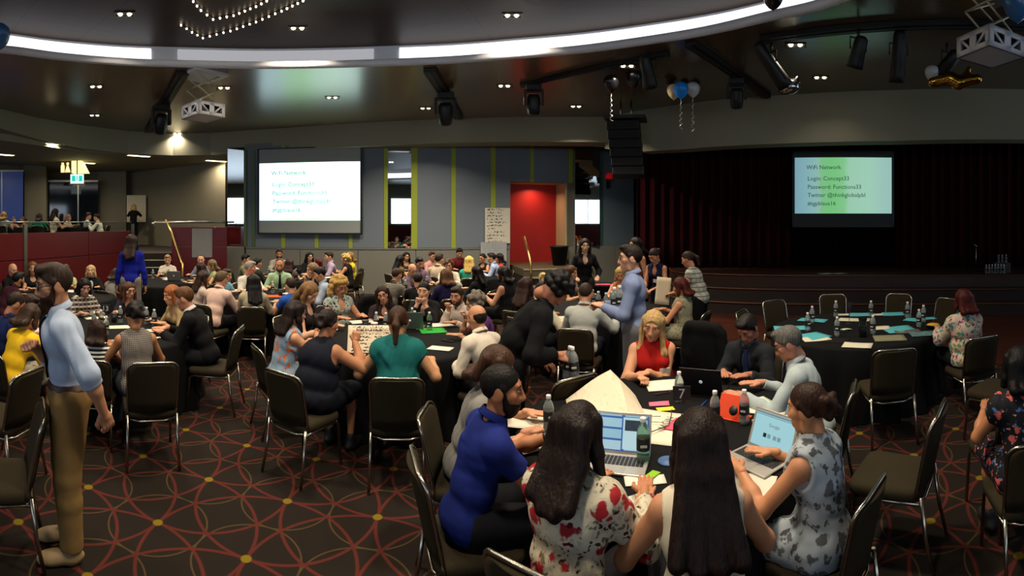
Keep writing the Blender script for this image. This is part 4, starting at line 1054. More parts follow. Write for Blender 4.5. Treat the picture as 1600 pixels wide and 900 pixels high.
# upper ceiling and its linear lamps
q=MB(); pu=[xy(-200,9.5),xy(-120,11.0),xy(0,12.0),xy(130,14.0),xy(270,15.1),xy(352,14.9),xy(365,22),xy(150,26),xy(-80,25),xy(-190,22)]
ar=sum(pu[i][0]*pu[(i+1)%len(pu)][1]-pu[(i+1)%len(pu)][0]*pu[i][1] for i in range(len(pu))); q.prism(pu if ar>0 else pu[::-1],4.02,4.2); struct(q.build('ceiling_upper',M_bulk))
def emis(name,col,s):
    if name in MATS: return MATS[name]
    m,nt,b=_nt(name); b.inputs['Base Color'].default_value=(0,0,0,1); b.inputs['Emission Color'].default_value=hexc(col) if isinstance(col,str) else col; b.inputs['Emission Strength'].default_value=s; MATS[name]=m; return m
warm_e=emis('lamp_warm','#ffe2a0',9); 
for k,(px,py,lab) in enumerate(((4,241,'at the far end'),(82,223,'over the seated group'),(133,254,'beside the lit sign'),(217,243,'before the plain wall'),(338,251,'by the mirror end'))):
    d=dof(py,4.02); p=at(px,d,4.02)
    if k==1: p=at(px,13.15,4.115)
    o=empty('strip_lamp',p,-az(px)+.5,f'recessed linear ceiling lamp of the upper level {lab}','ceiling lamp','upper level linear lamps')
    q=MB(); q.box((-.4,-.1,-.015),(.4,.1,0)); q.build('frame',M_white,o); q=MB(); q.box((-.36,-.07,-.02),(.36,.07,-.016)); q.build('diffuser',warm_e,o)
    lamp('strip_lamp_light',(p[0],p[1],p[2]-.04),36,.4,WARM,160)
# toilet sign box and exit sign
d=16.2; o=empty('toilet_sign',at(115,d,3.62),-az(115)-.25,'glowing yellow toilet sign box hanging from the upper ceiling','sign')
q=MB(); q.box((-.42,-.15,0),(-.04,.15,.40)); q.build('housing',mat('sign_brown','#5a4420',.5),o)
ye=emis('sign_yellow','#ffe58a',2.2)
q=MB(); q.prism([(-.03,0),(.52,0),(.30,.40),(-.03,.40)],-.15,.15,0,rx(math.pi/2)); q.build('lit_panel',ye,o)
for x,kind in ((-.33,0),(-.16,1)):
    q=MB(); q.lathe([(.0,0),(.035,.01),(.045,.04),(.03,.075),(0,.08)],10,(x,-.165,.27)); q.prism([(x-.06,.03),(x+.06,.03),(x+.06,.26),(x-.06,.26)] if not kind else [(x-.09,.03),(x+.09,.03),(x+.02,.26),(x-.02,.26)],.155,.175,0,rx(math.pi/2)); 
    q.build('pictogram',ye,o)
q=MB(); q.box((0,-.02,.4),(.03,.02,.5)); q.box((-.3,-.02,.4),(-.27,.02,.5)); q.build('hanger',M_blk,o)
o=empty('exit_sign',at(120.5,16.0,3.27),-az(120),'small green and white illuminated exit sign under the toilet sign','sign')
q=MB(); q.box((-.22,-.04,0),(.22,.04,.30)); q.build('housing',emis('exit_white','#d6f2ee',1.3),o)
gm=emis('exit_green','#14b0a0',1.5)
for a in ((-.17,-.06),(.06,.17)):
    q=MB(); q.box((a[0],-.05,.07),(a[1],-.041,.25)); q.build('green_field',gm,o)
q=MB(); q.lathe([(.0,0),(.02,.005),(.025,.025),(0,.045)],8,(.0,-.05,.215)); q.tube([(0,-.048,.21),(-.01,-.048,.15),(.04,-.048,.08)],.012,6); q.tube([(-.01,-.048,.15),(-.045,-.048,.09)],.012,6); q.tube([(.045,-.048,.2),(-.04,-.048,.17)],.009,6); q.build('running_figure',gm,o)
q=MB(); q.box((-.25,-.06,-.04),(.25,.06,-.005)); q.build('lower_ledge',M_steel,o)
q=MB(); q.box((-.02,-.02,.3),(.02,.02,.75)); q.build('hanger',M_blk,o)

# ---- the near half of the hall (seen in the mirrors)
b=MB(); b.box((-18.5,-8.3,0),(14,-8,5.3)); struct(b.build('wall_near',M_wall2))
b=MB(); b.box((12.5,-8.3,0),(12.8,9,5.3)); struct(b.build('wall_right',M_wall2))
b=MB(); b.box((-18.6,-8.3,0),(-18.3,12,5.3)); struct(b.build('wall_far_left',M_wall2))
b=MB(); b.box((-18.3,-7.99,0),(12.5,-7.7,1.8)); struct(b.build('wall_near_red',M_red))
day=emis('daylight_window','#dcecff',4.2)
b=MB(); b.box((12.44,-3.0,2.5),(12.48,3.6,3.7)); struct(b.build('window_9',day))
b=MB(); b.box((12.40,-3.1,2.4),(12.5,3.7,2.5)); b.box((12.40,-3.1,3.7),(12.5,3.7,3.8)); b.box((12.42,.2,2.5),(12.5,.3,3.7)); struct(b.build('window_frame_9',M_steel))
for k,(x0,x1) in enumerate(((-7.8,-5.2),(-4.7,-2.1),(-14.5,-8.3),(1.5,4.5),(5.0,9.0))):
    b=MB(); b.box((x0,-7.98,1.9),(x1,-7.95,3.7)); struct(b.build(f'window_{k+3}',day))
    b=MB(); b.box((x0-.1,-7.97,1.8),(x1+.1,-7.9,1.9)); b.box((x0-.1,-7.97,3.7),(x1+.1,-7.9,3.8)); b.box((x0-.1,-7.97,1.8),(x0,-7.9,3.8)); b.box((x1,-7.97,1.8),(x1+.1,-7.9,3.8)); b.box(((x0+x1)/2-.03,-7.96,1.9),((x0+x1)/2+.03,-7.9,3.7)); struct(b.build(f'window_frame_{k+3}',M_steel))
# ------------------------------------------------------------------ ceiling fittings
lampface=emis('downlight_face','#fff0c0',30)
def downlight(px,py,zc,label,energy=None,two=True,real=True):
    if 500<px<920 and py>130: energy=DOWN_W*2.1
    if px>1200: energy=7
    d=dof(py,zc); p=at(px,d,zc); o=empty('downlight',p,-az(px),label,'ceiling lamp','ceiling downlights')
    q=MB(); 
    for a in ((-.16,-.09,.16,-.07),(-.16,.07,.16,.09),(-.16,-.07,-.14,.07),(.14,-.07,.16,.07)): q.box((a[0],a[1],-.012),(a[2],a[3],.005))
    q.build('trim_ring',M_blk,o)
    for x in ((-.07,.07) if two else (0,)):
        q=MB(); q.lathe([(.0,-.02),(.026,-.018),(.034,-.004),(.038,0)],12,(x,0,0)); q.build('bulb',lampface,o)
    if real: lamp('downlight_light',(p[0],p[1],zc-.04),energy or DOWN_W,.12,WARM,130)
    return o
for px,py,zc,lab in ((150,135,CEIL,'twin ceiling downlight left of the hanging projector'),(148,180,CEIL,'twin ceiling downlight just above the curved beam at the far left'),(350,137,CEIL,'twin ceiling downlight right of the projector lift'),
    (277,208,CEIL,'twin ceiling downlight under the black moving-head light by the beam'),(519,152,CEIL,'twin ceiling downlight above the big screen'),(665,169,CEIL,'twin ceiling downlight left of the middle moving-head light'),
    (788,134,CEIL,'twin ceiling downlight right of the middle ceiling track'),(900,166,CEIL,'small ceiling downlight near the hanging loudspeakers'),(980,103,CEIL,'small ceiling downlight among the black balloons'),(1282,121,CEIL,'small ceiling downlight near the stage beam'),
    (1243,70,CEIL,'bright ceiling downlight left of the stage lights'),(195,22,CEIL2,'bright downlight in the inner ceiling left of the star lights'),(465,44,CEIL2,'inner ceiling downlight right of the star lights'),(800,24,CEIL2,'bright inner ceiling downlight above the cove centre')):
    downlight(px,py,zc,lab)
# more of the same lamps over the near half of the hall, beyond the top of the photograph
for k,(x,y,e) in enumerate(((-2.2,3.8,1.3),(-4.6,4.2,1.2),(.9,3.2,1.7),(2.4,3.6,.9),(-.6,1.2,1.0),(-4.2,1.2,1.0))):
    o=empty('downlight',(x,y,CEIL2),0,'ceiling downlight over the near tables','ceiling lamp','near ceiling downlights')
    q=MB(); q.box((-.16,-.09,-.012),(.16,.09,.005)); q.build('trim_ring',M_blk,o)
    for s_ in (-.07,.07):
        q=MB(); q.lathe([(.0,-.02),(.035,-.018),(.045,-.004),(.05,0)],12,(s_,0,-.012)); q.build('bulb',lampface,o)
    lamp('downlight_light',(x,y,CEIL2-.05),ROOM_W*e,.45,WARM,120)
# star-shaped strings of little lights on the inner ceiling
bulb=emis('star_bulb','#ffe9c8',14)
def star(pts,label,step=9):
    o=empty('light_string',(0,0,0),0,label,'string lights','star light strings')
    P=[]
    for i in range(len(pts)-1):
        a,c=np.array(pts[i],float),np.array(pts[i+1],float); n=max(1,int(np.linalg.norm(c-a)/step))
        for k in range(n): P.append(a+(c-a)*k/n)
    P.append(np.array(pts[-1],float)); W=[at(p[0],dof(p[1],CEIL2-.03),CEIL2-.03) for p in P]
    q=MB(); q.tube([(a,b_,CEIL2-.008) for a,b_,c in W],.012,6); q.build('channel',M_blk,o)
    q=MB(); q.lathe([(.0,-.03),(.012,-.024),(.016,-.01),(.014,0)],6); me=q.mesh('bulb'); me.materials.append(bulb)
    for a,b_,c in W:
        x=bpy.data.objects.new('bulb',me); COL.objects.link(x); x.parent=o; x.location=(a,b_,CEIL2-.012)
star([(296,-4),(314,17),(333,31),(365,25),(400,11),(425,-2)],'inner zigzag string of tiny bulbs on the ceiling')
star([(283,40),(300,51),(317,60),(360,49),(400,35),(440,18),(482,-2)],'outer zigzag string of tiny bulbs on the ceiling')
# lighting tracks
def track(px0,py0,px1,py1,label,w=.09):
    a=V3(*at(px0,dof(py0,CEIL),CEIL-.008)); c=V3(*at(px1,dof(py1,CEIL),CEIL-.008)); v=c-a; Ln=np.linalg.norm(v); ang=math.atan2(v[1],v[0])
    o=empty('lighting_track',tuple(a),ang,label,'lighting track')
    q=MB(); q.box((0,-w,-.07),(Ln,w,0)); q.build('channel',M_blk,o)
    q=MB(); q.box((0,-w*.15,-.085),(Ln,w*.15,-.069)); q.build('slot',M_steel if False else mat('track_slot','#2a2a2c',.4),o)
    return a,c
track(286,110,232,203,'black ceiling track beside the projector lift at the left',.11)
track(671,106,717,182,'black ceiling track above the middle moving-head light',.11)
track(815,131,1045,80,'long thin black ceiling track crossing towards the balloons',.05)
track(1078,64,1198,148,'black ceiling track with moving-head light near the stage beam',.09)
track(1190,58,1650,40,'long black ceiling track running in front of the stage',.09)
def moving_head(px,py,s,label,yaw=0,tilt=.5):
    """yoke light hanging from the ceiling; py = bottom of its head"""
    top=CEIL-.07; h=.55*s; d=760*(top-h-CAMZ)/(347-py); p=at(px,d,top)
    o=empty('moving_head_light',p,-az(px)+yaw,label,'stage light')
    q=MB(); q.box((-.15*s,-.13*s,-.12*s),(.15*s,.13*s,0),None,(0,0,0),0,.02*s); q.build('base',M_blk,o)
    q=MB()
    for sx in (-1,1): q.box((sx*.17*s-.025*s,-.06*s,-.38*s),(sx*.17*s+.025*s,.06*s,-.10*s),None,(0,0,0),0,.01)
    q.box((-.19*s,-.06*s,-.13*s),(.19*s,.06*s,-.09*s)); q.build('yoke',M_blk,o)
    R=rx(tilt); q=MB(); q.lathe([(.09*s,.16*s),(.125*s,.10*s),(.13*s,-.08*s),(.115*s,-.2*s),(.10*s,-.22*s)],14,(0,0,-.34*s),0,R); hd=q.build('head',mat('fixture_black','#0d0e12',.45),o)
    q=MB(); q.lathe([(.095*s,-.222*s),(.06*s,-.235*s),(.0,-.24*s)],14,(0,0,-.34*s),0,R); q.build('lens',mat('lens_glass','#1b2230',.05,spec=.9),o)
    return o
moving_head(252,208,1.15,'black moving-head light beside the projector lift',.3,.5)
moving_head(696,194,1.15,'black moving-head light hanging over the middle of the screen wall',0,.35)
moving_head(834,178,1.0,'black moving-head light at the near end of the thin track',0,.2)
moving_head(1151,168,.95,'black moving-head light hanging left of the silver balloon',0,.3)
def par(px,py,L,label,tilt,yaw,m):
    d=760*(CEIL-.45-CAMZ)/(347-py); p=at(px,d,CEIL-.07); o=empty('stage_spotlight',p,-az(px)+yaw,label,'stage light')
    q=MB(); q.tube([(0,0,0),(0,0,-.14)],.02,8); q.build('clamp',M_blk,o)
    q=MB(); q.tube([(-.13,0,-.30),(-.13,0,-.14),(.13,0,-.14),(.13,0,-.30)],.012,6); q.build('yoke',M_blk,o)
    q=MB(); q.lathe([(.05,L*.5),(.09,L*.42),(.10,0),(.115,-L*.35),(.125,-L*.5),(.11,-L*.5),(.09,-L*.2)],14,(0,0,-.32),0,rx(tilt)); q.build('can',m,o)
par(1341,88,.42,'short black stage spotlight on the long track',.5,.6,M_blk); par(1404,95,.7,'long black stage spotlight hanging from the long track',.35,.2,M_blk)
par(1205,108,.75,'black and chrome stage spotlight pointing at the silver balloon',.75,-1.0,M_blk); par(1012,118,.5,'black stage spotlight among the balloons',.5,-.4,M_blk)
par(1480,108,.5,'black stage spotlight above the gold balloon',.9,.9,M_blk)
# projectors on scissor lifts
def projector(px,py,d,yaw,label,dim,w=.62):
    zb=zof(py,d); o=empty('projector_lift',at(px,d,zb),-az(px)+yaw,label,'projector')
    pw=mat('projector_white' if not dim else 'projector_white_dim','#c8c8cc',.5); hh=w*.42
    q=MB(); t=.02
    q.box((-w/2,-w/2,0),(w/2,w/2,t)); q.box((-w/2,-w/2,hh-t),(w/2,w/2,hh)); q.build('cage_plates',pw,o)
    for k in range(4):
        R=rz(k*math.pi/2); q=MB()
        for a in ((-w/2,-w/2+.07),(w/2-.07,w/2),(-.05,.05)): q.box((a[0],-w/2,0),(a[1],-w/2+t,hh),R)
        q.box((-w/2,-w/2,0),(w/2,-w/2+t,.06),R); q.box((-w/2,-w/2,hh-.06),(w/2,-w/2+t,hh),R)
        for sx in (-1,1): q.tube([R@V3(sx*.05,-w/2+.01,.05),R@V3(sx*(w/2-.07),-w/2+.01,hh-.05)],.018,4)
        q.build('cage_side',pw,o)
    q=MB(); q.box((-w*.4,-w*.4,.03),(w*.4,w*.4,hh-.05),None,(0,0,0),0,.02); q.build('projector_body',M_blk,o)
    q=MB(); q.lathe([(.07,-.04),(.075,.03),(.05,.04)],14,(.0,-w*.42,hh*.5),0,rx(math.pi/2)); q.build('lens',M_dglass,o)
    zt=CEIL-zb; am=mat('lift_arm','#b5ac92',.4,.6)
    for sy in (-1,1):
        zz=[hh,hh+(zt-hh)*.5,zt-.05]
        for i in range(2):
            for sx in (-1,1):
                q=MB(); q.tube([(sx*w*.4,sy*w*.33,zz[i]),(-sx*w*.4,sy*w*.33,zz[i+1])],.014,6); q.build('scissor_arm',am,o)
    q=MB(); q.tube([(-w*.4,-w*.33,zz[1]),(-w*.4,w*.33,zz[1])],.012,6); q.tube([(w*.4,-w*.33,zz[1]),(w*.4,w*.33,zz[1])],.012,6); q.build('cross_bar',am,o)
    q=MB(); q.box((-w*.62,-w*.55,zt-.05),(w*.62,w*.55,zt)); q.build('ceiling_plate',pw if not dim else mat('plate_dim','#6d675a',.6),o)
    return o
projector(317,185,8.9,.6,'white cage projector on a scissor lift in front of the big screen',False,.58)
projector(1548,90,5.6,.75,'white cage projector on a scissor lift at the upper right',True,.56)
# line array loudspeaker
d=11.0; o=empty('line_array_speaker',at(978,d,zof(275,d)),-az(978)-.12,'tall black curved line array loudspeaker hanging left of the stage','loudspeaker')
zz=0; N_=6; x=0; H6=(zof(190,d)-zof(275,d))/N_
for i in range(N_):
    q=MB(); sl=-.035*(N_-i)/N_*0; q.box((-.36,-.25,0),(.36,.3,H6*.95),rx(-.04*(N_-1-i)*.5),(-.02*(i-2.5)*1.1,(N_-i)*.03,i*H6),0,.015); c=q.build('cabinet',M_blk,o)
    q=MB(); q.box((-.33,-.262,.02),(.33,-.25,H6*.9),rx(-.04*(N_-1-i)*.5),(-.02*(i-2.5)*1.1,(N_-i)*.03,i*H6)); q.build('grille',mat('speaker_grille','#131315',.7,bump=.6,bscale=300),c)
q=MB(); q.box((-.46,-.3,N_*H6+.02),(.46,.3,N_*H6+.09)); q.build('rigging_frame',M_blk,o)
q=MB()
for sx in (-.12,.12): q.tube([(sx,0,N_*H6+.05),(sx,0,CEIL-zof(275,d))],.025,6)
q.build('suspension_chain',M_steel,o)
# fire alarm light
o=empty('alarm_beacon',BW.p(S(947),BW.z(947,295),.11),BW.rotz,'small red alarm beacon on the blue wall panel','alarm')
q=MB(); q.lathe([(.02,.28),(.10,.30),(.11,.38),(.07,.45),(0,.47)],12,(0,-.12,0)); q.build('beacon',mat('beacon_red','#d01010',.3,emit=.25),o)
q=MB(); q.box((-.03,-.12,0),(.03,.03,.3),None,(0,0,0),0,.01); q.build('bracket',M_blk,o)
# balloons
def balloon(px,py,d,r,m,label,string=0,group='balloons at the ceiling'):
    o=empty('balloon',at(px,d,zof(py,d)),random.uniform(0,6),label,'balloon',group)
    prof=[(.0,-1.22),(.05,-1.2),(.03,-1.13),(.12,-1.08),(.45,-.85),(.75,-.5),(.93,-.1),(.98,.25),(.88,.6),(.6,.85),(.3,.97),(0,1.0)]
    q=MB(); q.lathe([(a*r,z*r) for a,z in prof],20); q.build('envelope',m,o)
    if string:
        q=MB(); n=26; q.tube([(.03*math.sin(i*1.3)*(i/n)**.5,.03*math.cos(i*1.3)*(i/n)**.5,-1.2*r-string*i/n) for i in range(n+1)],.006,5); q.build('ribbon',mat('ribbon_silver','#c9c9c9',.25,.8),o)
    return o
def bm(n,c,metal=0,rough=.25): return mat(n,c,rough,metal,var=.02,spec=.6)
balloon(1053,143,8.6,.13,bm('balloon_cream','#d9c8a0'),'cream balloon on the left of the bright blue one')
balloon(1064,141,8.3,.135,mat('balloon_blue','#0f6fc0',.25,var=.02,emit=.06),'bright blue balloon hanging among the ceiling balloons',.5)
balloon(1083,140,8.7,.13,bm('balloon_pearl','#b9bfbf'),'pearl grey balloon on the right of the bright blue one',.6)
for k,(x,y,r,w_) in enumerate(((955,130,.15,'nearest the loudspeakers'),(990,122,.17,'below the small downlight'),(1003,112,.17,'over the cream balloon'),(1028,105,.17,'under the end of the thin track'),(1047,118,.17,'right above the cream balloon'),(1070,118,.15,'right above the pearl balloon'),(1086,126,.13,'rightmost of the black bunch'))):
    balloon(x,y,8.7+.12*k,r,bm('balloon_black','#0a0a0f'),'black balloon '+w_,.5 if k==0 else 0)
balloon(1457,115,7.2,.12,bm('balloon_white','#c4c8c6'),'white balloon left of the gold foil balloon')
balloon(1590,8,5.2,.17,bm('balloon_blue_lit','#2d5f92'),'dim blue-lit balloon at the top right corner by the projector'); balloon(-3,57,7.2,.19,bm('balloon_blue_lit','#2d5f92'),'blue balloon at the left end of the cove')  # blue light falling on these two is put into their colour
balloon(1208,-2,5.6,.12,bm('balloon_black','#0a0a0f'),'black balloon against the bright end of the cove')
def foil(px,py,d,prims,m,label):
    V,Q=sdf(prims,.02,k=.05,noise=(.004,60,1.)); o=link('foil_balloon',npmesh('foil_balloon',V,Q),m); o.location=at(px,d,zof(py,d)); o.rotation_euler=(0,0,-az(px)); return tag(o,label,'balloon')
foil(1492,125,7.0,[C((-.32,0,-.03),(-.05,0,.02),.07,.09),C((-.05,0,.02),(.05,0,-.04),.09,.09),C((.05,0,-.04),(.32,0,.02),.09,.07),C((.12,0,0),(.2,.02,.17),.06,.04)],mat('foil_gold','#c79a3c',.15,1,var=.05),'gold foil letter balloon lying against the ceiling by the stage beam')
foil(1231,130,7.6,[E((0,0,-.05),(.19,.12,.13)),C((-.1,0,0),(-.15,0,.18),.05,.03),C((.1,0,0),(.15,0,.1),.06,.03)],mat('foil_silver','#b9bab8',.15,1,var=.05),'crumpled silver foil balloon under the ceiling by the stage beam')
# ------------------------------------------------------------------ tables
TABLES={}
M_cloth=mat('tablecloth_black','#0b0b0c',.85,var=.2,scale=8,spec=.15); M_wood=mat('plywood','#6b5335',.6)
TZ=.742
def table(key,px,d,label,R=.95,base=0.):
    p=at(px,d,base); TABLES[key]=(p[0],p[1],R,base); o=empty('round_table',p,0,label+' table','table','round banquet tables'); o['label']='round folding table under the black cloth, the one '+label.replace('on the table ','').replace('on the ','')
    q=MB(); q.lathe([(R-.04,.70),(R-.03,.705),(R-.03,.73),(R-.04,.735)],40); q.build('tabletop',M_wood,o)
    for k in range(4):
        a=k*math.pi/2+.5; q=MB(); q.tube([(.5*math.cos(a),.5*math.sin(a),.70),(.55*math.cos(a),.55*math.sin(a),.005)],.016,6); q.build('leg',M_steel,o)
    n=96; prof=[(.0,TZ),(.5,TZ),(.93,TZ),(.985,TZ-.004),(1.0,TZ-.03),(1.01,.5),(1.03,.25),(1.05,.01)]
    vs=[];fs=[]
    for i,(r,z) in enumerate(prof):
        for j in range(n):
            a=2*math.pi*j/n; w=max(0,(TZ-.03-z))/.7; rr=r*R*(1+w*.05*math.sin(a*17+px)+w*.035*math.sin(a*29+1)); vs.append((rr*math.cos(a),rr*math.sin(a),z))
    for i in range(len(prof)-1):
        for j in range(n): fs.append((i*n+j,(i+1)*n+j,(i+1)*n+(j+1)%n,i*n+(j+1)%n))
    q=MB(); q.add(vs,fs,0,True); c=q.build('tablecloth',M_cloth); c.location=p; tag(c,'black floor-length tablecloth '+label,'tablecloth','black tablecloths')
    c.data.flip_normals() if False else None
table('T1',1045,3.05,'on the nearest table with the number 7 sign')
table('T2',625,5.3,'on the middle table with the written sheet')
table('T3',180,5.7,'on the table with the number 13 sign')
table('T4',95,8.35,'on the table beside the red balustrade')
table('T5',258,10.3,'on the table below the upper level stairs')
table('T6',405,8.25,'on the table with the man in the green shirt')
table('T7',462,11.2,'on the back table under the big screen')
table('T8',665,8.9,'on the table behind the woman resting her chin',.9)
table('T10',730,11.5,'on the back table left of the red alcove')
table('T9',945,7.0,'on the table by the standing man with bottles',.98)
table('T11',1335,5.8,'on the empty table before the stage',.98)

# ------------------------------------------------------------------ small things
M_pet=mat('clear_plastic','#c9d4d2',.12,0,var=0,trans=.75,ior=1.2); M_cap=mat('cap_white','#d6d6d2',.4,var=0); M_lab=mat('bottle_label','#101012',.5,var=0); M_labt=mat('bottle_label_print','#b9b9b9',.6,var=0)
PROT={}
def bottle(px,py,label,tkey=None,z=TZ,green=False,group='water bottles',d=None,sc=1.):
    k='bottle_g' if green else 'bottle'
    if k not in PROT:
        o=empty('water_bottle'); pm=M_pet if not green else mat('green_plastic','#9dbf9a',.12,0,var=0,trans=.8,ior=1.2)
        q=MB(); q.lathe([(.026,0),(.031,.006),(.032,.03),(.029,.036),(.032,.045),(.032,.135),(.03,.15),(.022,.172),(.0135,.186),(.0125,.196)],18); q.build('bottle_body',pm,o)
        q=MB(); q.lathe([(.0326,.062),(.0328,.064),(.0328,.118),(.0326,.12)],18); q.build('paper_label',M_lab,o)
        q=MB(); q.box((-.016,-.0345,.082),(.016,-.0325,.094)); q.build('label_print',M_labt,o)
        q=MB(); q.lathe([(.0148,.193),(.015,.195),(.015,.21),(.0135,.213)],14); q.build('cap',M_cap,o); PROT[k]=o; n=o
    else: n=copy_tree(PROT[k])
    if d is None: d=dof(py,z)
    n.location=at(px,d,z); n.rotation_euler=(0,0,-az(px)+random.uniform(-.5,.5)); n.scale=(sc,)*3
    return tag(n,label,'bottle',group)
_pm={}
def pmat(c): return mat('paper_'+c.lstrip('#'),c,.85,var=.03,scale=12,spec=.15)
def paper(px,py,w,h,rot,c,label,z=TZ,m=None,cat='paper',name='paper_sheet',curl=.008,th=.0016,group=None):
    if m is None: m=pmat(c)
    d=dof(py,z); s1=random.uniform(0,6)
    q=MB(); q.sheet(lambda u,v:((u-.5)*w,(v-.5)*h,.003+th+curl*(.5+.5*math.sin(u*3.1+s1))*(.5+.5*math.sin(v*2.7+s1*2))),6,6,thick=th)
    o=q.build(name,m); o.location=at(px,d,z); o.rotation_euler=(0,0,-az(px)+rot); return tag(o,label,cat,group)
def cup(px,py,label,c='#0e0e0e',z=TZ,h=.1):
    o=empty('coffee_cup',at(px,dof(py,z),z),0,label,'cup'); q=MB(); q.lathe([(.028,0),(.03,.002),(.041,h),(.037,h),(.027,.006)],18); q.build('cup_body',mat('cup_'+c.lstrip('#'),c,.5),o)
    q=MB(); q.lathe([(.036,h-.016),(.0,h-.015)],18) if False else q.lathe([(.0425,h-.004),(.043,h+.004),(.036,h+.012),(.0,h+.013)],18); q.build('lid',mat('cup_lid','#d8d2c4' if c!='#d8d2c4' else '#222',.5) if c!='#0e0e0e' else mat('cup_rim','#1a1a1a',.5),o); return o
def pen(px,py,rot,label,c='#101014',z=TZ):
    o=empty('pen',at(px,dof(py,z),z+.008),-az(px)+rot,label,'pen'); q=MB(); q.tube([(-.07,0,0),(.055,0,0)],.0045,8); q.build('barrel',mat('pen_'+c.lstrip('#'),c,.4),o)
    q=MB(); q.tube([(.055,0,0),(.07,0,0)],[.0042,.001],8); q.build('tip',M_steel,o); return o
def phone(px,py,rot,label,z=TZ):
    o=empty('mobile_phone',at(px,dof(py,z),z+.001),-az(px)+rot,label,'phone'); q=MB(); q.box((-.035,-.07,.002),(.035,.07,.01),None,(0,0,0),0,.003); q.build('case',M_blk,o); q=MB(); q.box((-.032,-.062,.0101),(.032,.062,.0106)); q.build('screen',M_dglass,o); return o
def m_screen(name,kind,s=1.0):
    m,nt,b=_nt(name); L=nt.links.new; tc=N(nt,'ShaderNodeTexCoord'); b.inputs['Base Color'].default_value=(.02,.02,.02,1); b.inputs['Roughness'].default_value=.25
    br=N(nt,'ShaderNodeTexBrick'); br.offset=0 if kind=='feed' else .3; L(tc.outputs['Generated'],br.inputs['Vector'])
    mp=N(nt,'ShaderNodeMapping'); mp.inputs['Rotation'].default_value=(math.pi/2,0,0) ; L(tc.outputs['Generated'],mp.inputs[0]); L(mp.outputs[0],br.inputs['Vector'])
    if kind=='feed': br.inputs['Scale'].default_value=1; br.inputs['Brick Width'].default_value=.5; br.inputs['Row Height'].default_value=.31; br.inputs['Mortar Size'].default_value=.03; br.inputs['Color1'].default_value=hexc('#b8dcea'); br.inputs['Color2'].default_value=hexc('#9accdf'); br.inputs['Mortar'].default_value=hexc('#2a62ad')
    else: br.inputs['Scale'].default_value=1; br.inputs['Brick Width'].default_value=3; br.inputs['Row Height'].default_value=.9; br.inputs['Mortar Size'].default_value=.012; br.inputs['Color1'].default_value=hexc('#a9dde6'); br.inputs['Color2'].default_value=hexc('#a9dde6'); br.inputs['Mortar'].default_value=hexc('#6fa0ad')
    L(br.outputs['Color'],b.inputs['Emission Color']); b.inputs['Emission Strength'].default_value=s; return m
def laptop(px,py,face,label,scr=None,body='#b9b6ae',open_=105,w=.31,d=.21,z=TZ,key='#17171a',extras=None):
    """face: direction the display looks, as for people (0 = away from the camera)"""
    bmq=mat('laptop_'+body.lstrip('#'),body,.35,.6 if body!='#16161a' else .2,var=.03)
    o=empty('laptop',at(px,dof(py,z),z),-(az(px)+RAD(face))+math.pi,label,'laptop')   # local -y = towards user
    q=MB(); q.box((-w/2,-d/2,.003),(w/2,d/2,.015),None,(0,0,0),0,.004); q.build('base',bmq,o)
    q=MB(); kw=w*.88/13
    for r in range(5):
        for c in range(13): q.box((-w*.44+c*kw+.0015,-.02+r*.0195,.0151),(-w*.44+(c+1)*kw-.0015,-.02+r*.0195+.0165,.017))
    o2=q.build('keyboard',mat('key_black',key,.5),o)
    q=MB(); q.box((-.05,-d*.46,.0151),(.05,-.03,.0156)); q.build('trackpad',mat('trackpad_grey','#a3a098',.3,.4),o)
    a=RAD(open_-90); R=rx(-a)
    hin=(0,d/2,.012)
    q=MB(); q.box((-w/2,0,0),(w/2,.008,d),R,hin,0,.003); lid=q.build('lid',bmq,o)
    if scr is not None:
        q=MB(); q.box((-w*.455,-.0012,d*.07),(w*.455,-.0004,d*.93),R,hin); s=q.build('display',scr,lid)
    if extras: extras(lid,R,hin,w,d)
    q=MB(); q.lathe([(.0,0),(.014,.0005),(.014,.0015),(0,.002)],12,(0,0,0)); lo=q.build('emblem',mat('emblem_glow','#cfe4ea',.3,emit=.25),lid); lo.location=tuple(R@V3(0,.008,d*.5)+V3(*hin)); lo.rotation_euler=(-math.pi/2-a,0,0)
    return o
def number_sign(px,py,num,label):
    d=dof(py,TZ); o=empty('table_number',at(px,d,TZ),-az(px),label,'sign')
    q=MB(); q.lathe([(.045,0),(.046,.004),(.01,.008)],18); q.build('foot',M_blk,o)
    q=MB(); q.tube([(0,0,.006),(0,0,.17)],.004,6); q.build('stem',M_blk,o)
    q=MB(); q.box((-.055,-.003,.155),(.055,.003,.245),None,(0,0,0),0,.002); c=q.build('card',mat('sign_black','#08080a',.5),o)
    me=text_mesh(num,.085); t=link('numeral',me,mat('numeral_white','#b9c1c9',.6,var=0),c); t.location=(-.021*len(num)-.004*(len(num)-1),-.0042,.170); t.rotation_euler=(math.pi/2,0,0); return o
def jug(px,py,label,z=TZ):
    o=empty('glass_jug',at(px,dof(py,z),z),0,label,'jug'); q=MB(); q.lathe([(.04,0),(.045,.004),(.042,.17),(.05,.2),(.047,.2),(.04,.17),(.04,.01)],18); q.build('glass',M_glass,o); 
    q=MB(); q.lathe([(.0415,.04),(.042,.042),(.041,.11),(.0405,.112)],18); q.build('band',M_lab,o); return o
def mug_glass(px,py,label,z=TZ): 
    o=empty('drinking_glass',at(px,dof(py,z),z),0,label,'glass','drinking glasses'); q=MB(); q.lathe([(.027,0),(.029,.003),(.036,.12),(.034,.12),(.027,.008)],16); q.build('tumbler',M_glass,o); return o

